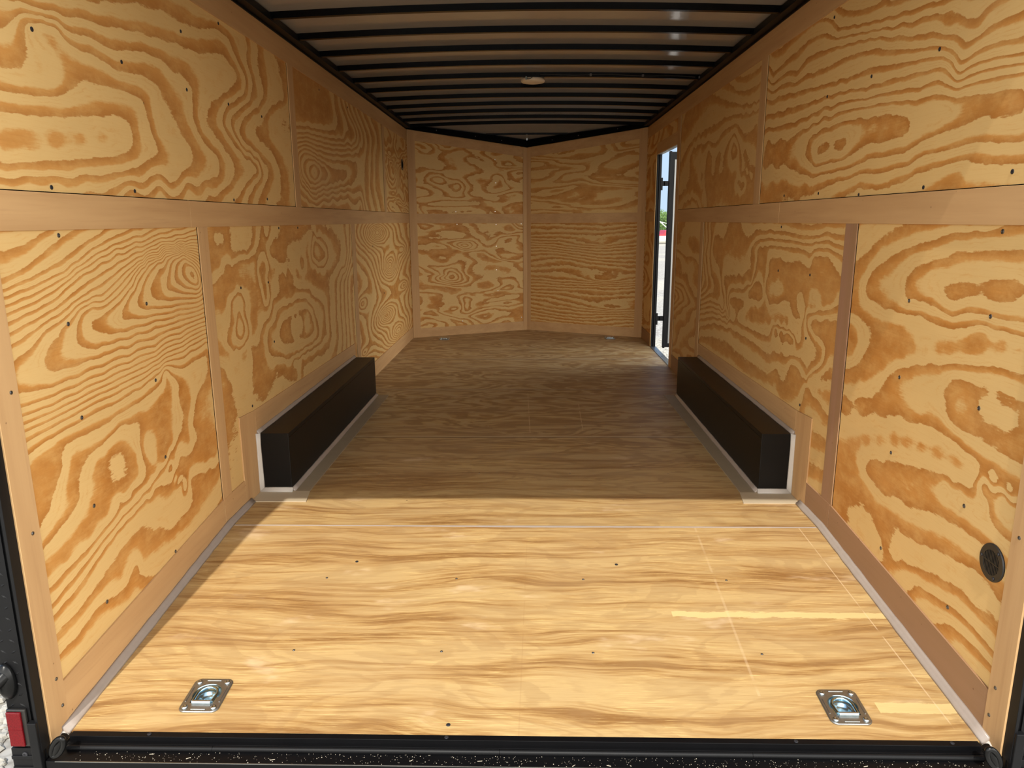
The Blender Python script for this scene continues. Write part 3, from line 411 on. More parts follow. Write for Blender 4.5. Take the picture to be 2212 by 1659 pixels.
 'RU': [(3.089,1.925,2),(2.99,1.908,2),(2.897,1.892,2),(2.811,1.879,2),(2.729,1.866,2),(2.629,1.855,2),(2.536,1.846,2),(2.45,1.836,2),(2.369,1.826,2),(2.332,1.824,2),(2.295,1.822,2),(2.705,1.935,1),(2.692,1.923,1),(2.68,1.912,1),(2.636,1.906,1),(2.593,1.901,1),(3.865,1.896,3),(3.727,1.915,3),(3.599,1.932,3),(3.488,1.944,3),(3.384,1.955,3),(3.306,1.951,3),(3.231,1.947,3),(3.163,1.924,3),(3.097,1.902,3),(2.992,1.888,3),(2.893,1.875,3),(2.779,1.858,3),(2.674,1.842,3),(2.555,1.83,3),(2.446,1.819,3),(2.366,1.81,3),(2.291,1.802,3),(2.293,1.755,3),(2.266,1.76,3),(2.241,1.764,3),(2.217,1.75,3),(2.194,1.735,3),(2.167,1.727,3),(2.14,1.719,3),(2.124,1.732,3),(2.109,1.745,3),(2.083,1.75,3),(2.059,1.755,3),(3.525,1.842,4),(3.462,1.864,4),(3.401,1.886,4),(3.29,1.881,4),(3.187,1.875,4),(3.131,1.874,4),(3.077,1.872,4),(2.979,1.861,4),(2.888,1.85,4),(2.802,1.838,4),(2.72,1.826,4),(2.601,1.793,4),(2.492,1.762,4),(2.419,1.751,4),(2.35,1.741,4),(2.292,1.726,4),(2.236,1.713,4),(2.215,1.696,4),(2.195,1.679,4),(2.163,1.683,4),(2.132,1.686,4),(2.103,1.693,4),(2.075,1.7,4),(2.01,1.701,4),(1.949,1.701,4),(3.92,1.854,5),(3.708,1.831,5),(3.519,1.811,5),(3.319,1.805,5),(3.142,1.799,5),(3.088,1.804,5),(3.037,1.809,5),(2.955,1.805,5),(2.877,1.801,5),(2.813,1.793,5),(2.752,1.785,5),(2.687,1.769,5),(2.625,1.754,5),(2.567,1.744,5),(2.511,1.734,5),(2.403,1.715,5),(2.304,1.698,5),(2.272,1.684,5),(2.241,1.67,5),(2.222,1.65,5),(2.204,1.631,5),(2.163,1.64,5),(2.124,1.65,5),(2.078,1.649,5),(2.035,1.648,5),(1.983,1.642,5),(1.934,1.636,5),(3.931,1.803,6),(3.758,1.789,6),(3.601,1.777,6),(3.483,1.767,6),(3.372,1.758,6),(3.276,1.748,6),(3.185,1.738,6),(3.071,1.727,6),(2.966,1.717,6),(2.883,1.722,6),(2.804,1.726,6),(2.696,1.715,6),(2.596,1.705,6),(2.503,1.698,6),(2.418,1.691,6),(2.357,1.683,6),(2.299,1.675,6),(2.27,1.662,6),(2.243,1.649,6),(2.224,1.629,6),(2.206,1.609,6),(2.177,1.615,6),(2.149,1.62,6),(2.087,1.618,6),(2.028,1.617,6),(1.976,1.61,6),(1.927,1.603,6),(3.954,1.706,7),(3.811,1.701,7),(3.678,1.697,7),(3.537,1.696,7),(3.407,1.695,7),(3.287,1.698,7),(3.176,1.7,7),(3.05,1.693,7),(2.935,1.687,7),(2.86,1.673,7),(2.789,1.659,7),(2.683,1.658,7),(2.585,1.656,7),(2.516,1.655,7),(2.451,1.653,7),(2.368,1.646,7),(2.291,1.639,7),(2.249,1.615,7),(2.209,1.591,7),(2.144,1.594,7),(2.082,1.597,7),(2.022,1.593,7),(1.966,1.588,7),(3.942,1.651,8),(3.695,1.639,8),(3.478,1.629,8),(3.352,1.631,8),(3.235,1.633,8),(3.093,1.64,8),(2.963,1.647,8),(2.841,1.639,8),(2.729,1.631,8),(2.625,1.622,8),(2.529,1.613,8),(2.47,1.608,8),(2.414,1.603,8),(2.367,1.607,8),(2.321,1.611,8),(2.266,1.592,8),(2.212,1.574,8),(2.158,1.574,8),(2.107,1.574,8),(2.047,1.572,8),(1.989,1.57,8),(1.953,1.567,8),(1.918,1.563,8),(3.864,1.602,9),(3.684,1.587,9),(3.519,1.574,9),(3.451,1.587,9),(3.386,1.601,9),(3.268,1.612,9),(3.159,1.623,9),(3.02,1.618,9),(2.894,1.613,9),(2.777,1.606,9),(2.67,1.6,9),(2.57,1.592,9),(2.478,1.584,9),(2.351,1.571,9),(2.237,1.559,9),(2.166,1.55,9),(2.1,1.541,9),(1.999,1.529,9),(1.908,1.518,9),(3.294,1.551,10),(3.248,1.557,10),(3.204,1.563,10),(3.104,1.568,10),(3.011,1.573,10),(2.916,1.574,10),(2.827,1.575,10),(2.715,1.567,10),(2.611,1.56,10),(2.54,1.538,10),(2.472,1.517,10),(2.478,1.505,10),(2.484,1.493,10),(2.538,1.488,10),(2.594,1.483,10),(2.671,1.487,10),(2.752,1.49,10),(2.805,1.476,10),(2.86,1.462,10),(2.919,1.452,10),(2.981,1.442,10),(3.097,1.44,10),(3.222,1.438,10),(3.267,1.466,10),(3.314,1.496,10),(3.304,1.523,10),(3.294,1.551,10),(3.202,1.486,11),(3.152,1.495,11),(3.104,1.505,11),(3.014,1.501,11),(2.93,1.498,11),(2.946,1.487,11),(2.963,1.476,11),(2.386,1.546,9.5),(2.326,1.544,9.5),(2.269,1.541,9.5),(2.246,1.519,9.5),(2.223,1.497,9.5),(2.296,1.497,9.5),(2.374,1.497,9.5),(3.903,1.478,9),(3.707,1.468,9),(3.53,1.459,9),(3.391,1.432,9),(3.262,1.406,9),(3.147,1.405,9),(3.04,1.404,9),(2.941,1.408,9),(2.849,1.412,9),(2.765,1.425,9),(2.686,1.438,9),(2.56,1.438,9),(2.446,1.439,9),(2.385,1.451,9),(2.327,1.463,9),(2.272,1.471,9),(2.219,1.478,9),(2.169,1.487,9),(2.121,1.495,9),(2.005,1.49,9),(1.901,1.485,9),(3.931,1.397,8),(3.764,1.396,8),(3.611,1.395,8),(3.541,1.379,8),(3.473,1.364,8),(3.317,1.363,8),(3.175,1.362,8),(3.067,1.371,8),(2.967,1.378,8),(2.812,1.38,8),(2.673,1.381,8),(2.548,1.384,8),(2.434,1.387,8),(2.403,1.399,8),(2.372,1.411,8),(2.285,1.414,8),(2.205,1.416,8),(2.154,1.421,8),(2.106,1.425,8),(1.989,1.417,8),(1.884,1.409,8),(2.952,1.31,7),(2.861,1.33,7),(2.776,1.348,7),(2.69,1.337,7),(2.609,1.327,7),(2.493,1.35,7),(2.388,1.371,7),(2.288,1.377,7),(2.197,1.382,7),(2.146,1.385,7),(2.098,1.388,7),(2.049,1.379,7),(2.002,1.37,7),(1.936,1.367,7),(1.874,1.363,7),(2.603,1.299,6.4),(2.42,1.323,6.4),(2.262,1.343,6.4),(2.119,1.339,6.4),(1.994,1.335,6.4),(1.928,1.331,6.4),(1.866,1.327,6.4),(2.201,1.332,6),(2.167,1.338,6),(2.134,1.343,6),(2.15,1.326,6),(2.167,1.308,6)],
 'LU2': [(4.114,1.897,0.5),(4.212,1.903,0.5),(4.314,1.91,0.5),(4.421,1.914,0.5),(4.533,1.919,0.5),(4.665,1.939,0.5),(4.805,1.96,0.5),(4.829,1.925,0.5),(4.854,1.891,0.5),(4.85,1.871,0.5),(4.846,1.851,0.5),(4.754,1.826,0.5),(4.665,1.802,0.5),(4.533,1.788,0.5),(4.408,1.775,0.5),(4.256,1.764,0.5),(4.114,1.753,0.5),(4.104,1.71,1.5),(4.187,1.719,1.5),(4.274,1.729,1.5),(4.381,1.734,1.5),(4.493,1.74,1.5),(4.632,1.747,1.5),(4.781,1.756,1.5),(4.928,1.766,1.5),(5.084,1.777,1.5),(5.102,1.802,1.5),(5.12,1.828,1.5),(5.103,1.861,1.5),(5.086,1.893,1.5),(5.041,1.91,1.5),(4.998,1.927,1.5),(4.99,1.943,1.5),(4.982,1.959,1.5),(5.001,1.989,1.5),(5.019,2.02,1.5),(4.097,1.681,2.5),(4.223,1.693,2.5),(4.356,1.707,2.5),(4.496,1.71,2.5),(4.645,1.714,2.5),(4.795,1.721,2.5),(4.954,1.729,2.5),(5.151,1.746,2.5),(5.365,1.764,2.5),(5.412,1.791,2.5),(5.46,1.818,2.5),(5.397,1.848,2.5),(5.336,1.877,2.5),(5.289,1.902,2.5),(5.242,1.925,2.5),(5.197,1.949,2.5),(5.152,1.972,2.5),(5.133,1.998,2.5),(5.115,2.024,2.5),(4.092,1.657,3.5),(4.192,1.67,3.5),(4.298,1.683,3.5),(4.443,1.686,3.5),(4.599,1.688,3.5),(4.723,1.691,3.5),(4.855,1.694,3.5),(5.07,1.715,3.5),(5.305,1.737,3.5),(5.405,1.76,3.5),(5.509,1.785,3.5),(5.53,1.812,3.5),(5.551,1.84,3.5),(5.5,1.872,3.5),(5.451,1.904,3.5),(5.386,1.92,3.5),(5.323,1.936,3.5),(5.289,1.962,3.5),(5.256,1.987,3.5),(5.247,2.003,3.5),(5.238,2.019,3.5),(4.102,1.632,4.5),(4.187,1.646,4.5),(4.276,1.661,4.5),(4.355,1.659,4.5),(4.437,1.657,4.5),(4.593,1.661,4.5),(4.761,1.666,4.5),(4.942,1.677,4.5),(5.138,1.689,4.5),(5.312,1.71,4.5),(5.498,1.733,4.5),(5.578,1.766,4.5),(5.66,1.8,4.5),(5.652,1.832,4.5),(5.644,1.863,4.5),(5.562,1.892,4.5),(5.483,1.92,4.5),(5.432,1.944,4.5),(5.383,1.968,4.5),(5.363,1.996,4.5),(5.342,2.023,4.5),(4.097,1.608,5.5),(4.165,1.621,5.5),(4.235,1.635,5.5),(4.305,1.636,5.5),(4.377,1.636,5.5),(4.547,1.633,5.5),(4.731,1.63,5.5),(4.899,1.637,5.5),(5.079,1.645,5.5),(5.277,1.672,5.5),(5.49,1.701,5.5),(5.634,1.749,5.5),(5.784,1.799,5.5),(5.776,1.832,5.5),(5.767,1.864,5.5),(5.697,1.895,5.5),(5.628,1.925,5.5),(5.577,1.957,5.5),(5.526,1.988,5.5),(5.502,2.006,5.5),(5.478,2.025,5.5),(4.116,1.583,6.5),(4.168,1.599,6.5),(4.222,1.614,6.5),(4.27,1.615,6.5),(4.318,1.616,6.5),(4.397,1.605,6.5),(4.48,1.594,6.5),(4.608,1.593,6.5),(4.744,1.593,6.5),(4.962,1.607,6.5),(5.2,1.622,6.5),(5.32,1.625,6.5),(5.446,1.628,6.5),(5.438,1.592,6.5),(5.43,1.557,6.5),(5.35,1.514,6.5),(5.272,1.473,6.5),(4.901,1.442,6.5),(4.578,1.414,6.5),(4.494,1.395,6.5),(4.412,1.376,6.5),(5.619,2.013,6.5),(5.7,1.98,6.5),(5.785,1.945,6.5),(5.87,1.898,6.5),(5.959,1.851,6.5),(5.942,1.815,6.5),(5.926,1.779,6.5),(5.872,1.723,6.5),(5.819,1.668,6.5),(5.837,1.602,6.5),(5.854,1.534,6.5),(5.806,1.463,6.5),(5.757,1.393,6.5),(4.141,1.552,7.5),(4.179,1.572,7.5),(4.217,1.592,7.5),(4.282,1.593,7.5),(4.349,1.593,7.5),(4.403,1.587,7.5),(4.458,1.582,7.5),(4.562,1.566,7.5),(4.671,1.549,7.5),(4.765,1.542,7.5),(4.864,1.534,7.5),(5.004,1.531,7.5),(5.153,1.528,7.5),(5.098,1.507,7.5),(5.043,1.486,7.5),(4.919,1.468,7.5),(4.8,1.451,7.5),(4.624,1.435,7.5),(4.46,1.42,7.5),(4.373,1.411,7.5),(4.288,1.402,7.5),(4.224,1.43,7.5),(4.161,1.456,7.5),(4.147,1.487,7.5),(4.134,1.518,7.5),(4.23,1.534,8.5),(4.259,1.55,8.5),(4.289,1.566,8.5),(4.353,1.568,8.5),(4.418,1.571,8.5),(4.51,1.558,8.5),(4.608,1.545,8.5),(4.645,1.529,8.5),(4.683,1.512,8.5),(4.637,1.493,8.5),(4.592,1.474,8.5),(4.508,1.459,8.5),(4.427,1.445,8.5),(4.353,1.446,8.5),(4.281,1.448,8.5),(4.249,1.466,8.5),(4.219,1.484,8.5),(4.314,1.515,9.5),(4.362,1.528,9.5),(4.411,1.542,9.5),(4.456,1.53,9.5),(4.501,1.517,9.5),(4.477,1.494,9.5),(4.452,1.472,9.5),(4.422,1.465,9.5),(4.393,1.458,9.5),(4.353,1.469,9.5),(4.315,1.48,9.5),(4.383,1.499,10.5),(4.391,1.494,10.5),(4.4,1.49,10.5),(5.831,2.01,7.5),(5.921,1.978,7.5),(6.014,1.946,7.5),(6.092,1.91,7.5),(6.172,1.873,7.5),(6.105,1.813,7.5),(6.039,1.755,7.5),(6.041,1.685,7.5),(6.043,1.615,7.5),(5.996,1.559,7.5),(5.949,1.504,7.5),(6.02,1.433,7.5),(6.093,1.36,7.5),(6.095,2.004,8.5),(6.195,1.978,8.5),(6.299,1.951,8.5),(6.326,1.903,8.5),(6.353,1.855,8.5),(6.283,1.794,8.5),(6.214,1.734,8.5),(6.22,1.68,8.5),(6.227,1.626,8.5),(6.195,1.57,8.5),(6.164,1.514,8.5),(6.227,1.462,8.5),(6.292,1.409,8.5),(4.103,1.492,5.5),(4.114,1.466,5.5),(4.124,1.44,5.5),(4.187,1.418,5.5),(4.251,1.396,5.5),(4.291,1.375,5.5),(4.332,1.353,5.5),(4.449,1.372,5.5),(4.573,1.392,5.5),(4.791,1.408,5.5),(5.03,1.426,5.5),(5.265,1.439,5.5),(5.522,1.452,5.5),(4.096,1.385,4.5),(4.173,1.358,4.5),(4.254,1.33,4.5),(4.355,1.33,4.5),(4.459,1.33,4.5),(4.616,1.353,4.5),(4.784,1.377,4.5),(4.973,1.389,4.5),(5.177,1.401,4.5),(4.101,1.337,3.5),(4.208,1.319,3.5),(4.32,1.301,3.5),(4.536,1.315,3.5),(4.774,1.331,3.5),(5.135,1.333,3.5),(5.556,1.335,3.5)],
 'LL2': [(3.097,0.819,3),(3.082,0.801,3),(3.068,0.784,3),(3.079,0.761,3),(3.09,0.737,3),(3.112,0.734,3),(3.134,0.73,3),(3.15,0.75,3),(3.166,0.77,3),(3.148,0.805,3),(3.13,0.84,3),(3.118,0.785,3.5),(3.117,0.77,3.5),(3.117,0.755,3.5),(3.062,0.806,2),(3.027,0.783,2),(2.993,0.761,2),(2.985,0.747,2),(2.977,0.734,2),(3.006,0.711,2),(3.035,0.688,2),(3.079,0.688,2),(3.124,0.688,2),(3.167,0.709,2),(3.21,0.732,2),(3.205,0.76,2),(3.199,0.787,2),(3.181,0.812,2),(3.163,0.836,2),(3.177,0.857,2),(3.19,0.877,2),(3.172,0.901,2),(3.155,0.924,2),(3.135,0.926,2),(3.116,0.928,2),(3.083,0.914,2),(3.051,0.901,2),(3.045,0.876,2),(3.04,0.851,2),(3.051,0.829,2),(3.062,0.806,2),(2.877,0.887,1),(2.92,0.886,1),(2.964,0.885,1),(2.99,0.907,1),(3.015,0.93,1),(3.053,0.934,1),(3.091,0.939,1),(3.146,0.938,1),(3.203,0.937,1),(3.275,0.94,1),(3.35,0.942,1),(2.875,0.751,1),(2.885,0.729,1),(2.894,0.706,1),(2.937,0.697,1),(2.982,0.687,1),(3.05,0.679,1),(3.121,0.67,1),(3.17,0.684,1),(3.221,0.698,1),(3.246,0.726,1),(3.271,0.755,1),(3.258,0.779,1),(3.245,0.804,1),(3.277,0.838,1),(3.309,0.873,1),(2.868,0.975,1),(2.908,0.984,1),(2.948,0.993,1),(2.984,0.998,1),(3.021,1.003,1),(3.029,1.015,1),(3.037,1.027,1),(3.034,1.035,1),(3.03,1.044,1),(3.073,1.049,1),(3.117,1.055,1),(3.162,1.06,1),(3.209,1.065,1),(3.256,1.067,1),(3.304,1.069,1),(3.337,1.064,1),(3.37,1.059,1),(3.366,1.028,1),(3.362,0.996,1),(3.369,0.968,1),(3.375,0.94,1),(3.384,0.921,1),(3.392,0.902,1),(3.404,0.865,1),(3.416,0.829,1),(3.431,0.822,1),(3.447,0.816,1),(3.469,0.825,1),(3.492,0.834,1),(3.507,0.852,1),(3.521,0.87,1),(3.516,0.895,1),(3.511,0.919,1),(3.503,0.944,1),(3.494,0.968,1),(3.521,0.978,1),(3.548,0.988,1),(3.612,0.989,1),(3.679,0.989,1),(3.764,0.989,1),(3.853,0.989,1),(3.901,0.978,1),(3.95,0.967,1),(3.96,0.953,1),(3.97,0.938,1),(4.026,0.929,1),(4.084,0.919,1),(4.156,0.9,1),(4.23,0.879,1),(4.298,0.862,1),(4.368,0.844,1),(4.44,0.826,1),(4.515,0.807,1),(4.525,0.775,1),(4.536,0.743,1),(4.528,0.706,1),(4.519,0.669,1),(4.526,0.621,1),(4.533,0.573,1),(4.526,0.542,1),(4.519,0.512,1),(3.449,1.037,0),(3.419,1.02,0),(3.389,1.004,0),(3.41,0.951,0),(3.431,0.898,0),(3.444,0.878,0),(3.456,0.858,0),(3.467,0.923,0),(3.478,0.988,0),(3.476,1.007,0),(3.473,1.026,0),(3.542,0.839,2),(3.529,0.808,2),(3.515,0.778,2),(3.461,0.759,2),(3.409,0.739,2),(3.385,0.722,2),(3.361,0.704,2),(3.355,0.676,2),(3.349,0.649,2),(3.355,0.629,2),(3.36,0.609,2),(3.378,0.584,2),(3.396,0.559,2),(3.372,0.544,2),(3.349,0.529,2),(3.348,0.496,2),(3.347,0.462,2),(3.601,0.842,2),(3.64,0.848,2),(3.679,0.854,2),(3.747,0.842,2),(3.818,0.83,2),(3.854,0.844,2),(3.892,0.859,2),(3.961,0.855,2),(4.032,0.852,2),(4.095,0.843,2),(4.161,0.834,2),(4.171,0.816,2),(4.182,0.797,2),(4.244,0.782,2),(4.308,0.767,2),(4.361,0.74,2),(4.415,0.713,2),(4.419,0.682,2),(4.424,0.651,2),(4.393,0.615,2),(4.363,0.579,2),(4.399,0.565,2),(4.435,0.55,2),(4.353,0.535,2),(4.274,0.52,2),(4.16,0.521,2),(4.052,0.523,2),(3.957,0.517,2),(3.866,0.511,2),(3.603,0.782,3),(3.59,0.759,3),(3.578,0.736,3),(3.52,0.724,3),(3.465,0.712,3),(3.455,0.684,3),(3.445,0.657,3),(3.456,0.628,3),(3.468,0.599,3),(3.56,0.575,3),(3.658,0.549,3),(3.736,0.538,3),(3.817,0.525,3),(3.887,0.526,3),(3.959,0.527,3),(4.054,0.531,3),(4.153,0.534,3),(4.217,0.548,3),(4.283,0.561,3),(4.261,0.603,3),(4.239,0.645,3),(4.218,0.689,3),(4.197,0.732,3),(4.125,0.764,3),(4.056,0.794,3),(3.967,0.803,3),(3.881,0.812,3),(3.795,0.803,3),(3.713,0.794,3),(3.657,0.788,3),(3.603,0.782,3),(3.66,0.699,4),(3.719,0.714,4),(3.779,0.729,4),(3.864,0.734,4),(3.952,0.739,4),(4.025,0.739,4),(4.1,0.738,4),(4.124,0.712,4),(4.147,0.686,4),(4.17,0.654,4),(4.193,0.622,4),(4.13,0.608,4),(4.068,0.594,4),(3.994,0.6,4),(3.923,0.606,4),(3.795,0.615,4),(3.675,0.624,4),(3.65,0.652,4),(3.625,0.678,4),(3.642,0.688,4),(3.66,0.699,4),(3.817,0.676,3.4),(3.884,0.672,3.4),(3.954,0.667,3.4),(4.714,0.84,0),(4.72,0.807,0),(4.725,0.774,0),(4.714,0.727,0),(4.704,0.679,0),(4.699,0.631,0),(4.695,0.583,0),(4.705,0.542,0),(4.715,0.501,0),(4.84,0.829,-1),(4.833,0.797,-1),(4.826,0.765,-1),(4.821,0.715,-1),(4.817,0.666,-1),(4.819,0.616,-1),(4.821,0.565,-1),(4.824,0.518,-1),(4.826,0.47,-1),(4.95,0.84,-2),(4.94,0.797,-2),(4.931,0.755,-2),(4.926,0.704,-2),(4.922,0.654,-2),(4.924,0.603,-2),(4.927,0.551,-2),(4.929,0.499,-2),(4.931,0.447,-2),(5.048,0.84,-3),(5.037,0.792,-3),(5.027,0.745,-3),(5.022,0.694,-3),(5.018,0.643,-3),(5.021,0.59,-3),(5.023,0.538,-3),(5.025,0.481,-3),(5.027,0.425,-3),(5.151,0.846,-4),(5.139,0.791,-4),(5.126,0.736,-4),(5.122,0.684,-4),(5.118,0.631,-4),(5.128,0.577,-4),(5.138,0.522,-4),(5.141,0.464,-4),(5.143,0.406,-4),(2.871,1.03,0),(2.896,1.036,0),(2.921,1.042,0),(2.937,1.049,0),(2.953,1.056,0),(2.963,1.07,0),(2.974,1.083,0),(2.984,1.095,0),(2.994,1.106,0),(3.025,1.111,0),(3.057,1.116,0),(3.042,1.121,0),(3.028,1.125,0),(2.984,1.131,0),(2.942,1.136,0),(2.925,1.144,0),(2.908,1.153,0),(2.92,1.166,0),(2.932,1.179,0),(2.971,1.181,0),(3.011,1.184,0),(3.034,1.176,0),(3.058,1.169,0),(3.059,1.149,0),(3.059,1.128,0),(3.058,1.122,0),(3.057,1.116,0),(2.938,1.163,-0.6),(2.971,1.161,-0.6),(3.005,1.158,-0.6),(3.085,1.057,0),(3.12,1.068,0),(3.155,1.079,0),(3.206,1.078,0),(3.258,1.078,0),(3.284,1.088,0),(3.31,1.098,0),(3.333,1.115,0),(3.355,1.132,0),(3.368,1.163,0),(3.381,1.194,0),(3.392,1.072,1),(3.41,1.094,1),(3.427,1.116,1),(3.464,1.133,1),(3.501,1.151,1),(3.493,1.172,1),(3.484,1.193,1),(3.522,1.183,0.4),(3.527,1.176,0.4),(3.532,1.169,0.4),(3.578,1.063,2),(3.568,1.081,2),(3.558,1.098,2),(3.595,1.106,2),(3.633,1.114,2),(3.709,1.124,2),(3.789,1.135,2),(3.87,1.138,2),(3.955,1.141,2),(4.044,1.15,2),(4.138,1.159,2),(4.188,1.172,2),(4.239,1.185,2),(3.67,1.084,2),(3.671,1.054,2),(3.672,1.025,2),(3.756,1.024,2),(3.844,1.023,2),(3.928,1.022,2),(4.016,1.022,2),(4.049,1.012,2),(4.084,1.002,2),(4.061,0.981,2),(4.038,0.961,2),(3.854,1.066,1.4),(3.918,1.056,1.4),(3.985,1.045,1.4),(4.324,1.116,3),(4.371,1.094,3),(4.419,1.072,3),(4.468,1.047,3),(4.518,1.02,3),(4.447,1.003,3),(4.378,0.986,3),(4.321,1.009,3),(4.264,1.032,3),(4.294,1.074,3),(4.324,1.116,3),(4.231,1.146,1),(4.362,1.149,1),(4.503,1.153,1),(4.612,1.136,1),(4.727,1.118,1),(4.769,1.085,1),(4.812,1.052,1),(4.829,1.012,1),(4.846,0.973,1),(4.764,0.948,1),(4.684,0.925,1),(4.531,0.928,1),(4.388,0.932,1),(4.287,0.953,1),(4.192,0.973,1),(4.162,1.014,1),(4.133,1.055,1),(4.181,1.1,1),(4.231,1.146,1),(5.044,1.137,0),(5.058,1.076,0),(5.073,1.015,0),(5.034,0.966,0),(4.995,0.918,0),(3.661,0.976,2),(3.722,0.977,2),(3.785,0.977,2),(3.831,0.964,2),(3.878,0.95,2),(3.833,0.935,2),(3.789,0.921,2),(3.744,0.932,2),(3.699,0.943,2),(3.68,0.959,2),(3.661,0.976,2),(2.891,0.645,2),(2.901,0.622,2),(2.91,0.599,2),(2.921,0.578,2),(2.932,0.556,2),(3.22,0.694,2),(3.239,0.668,2),(3.258,0.642,2),(3.277,0.615,2),(3.296,0.588,2),(3.268,0.577,2),(3.241,0.566,2),(3.077,0.63,1.4),(3.087,0.595,1.4),(3.096,0.56,1.4),(3.53,0.522,2),(3.588,0.516,2),(3.649,0.509,2),(3.632,0.505,2),(3.616,0.5,2),(3.64,0.469,2),(3.719,0.461,2),(3.801,0.452,2),(3.814,0.433,2),(3.827,0.414,2),(3.81,0.494,1),(3.94,0.483,1),(4.08,0.471,1),(4.233,0.479,1),(4.398,0.487,1),(2.894,0.837,1.4),(2.921,0.825,1.4),(2.948,0.813,1.4),(2.924,0.796,1.4),(2.901,0.779,1.4)],
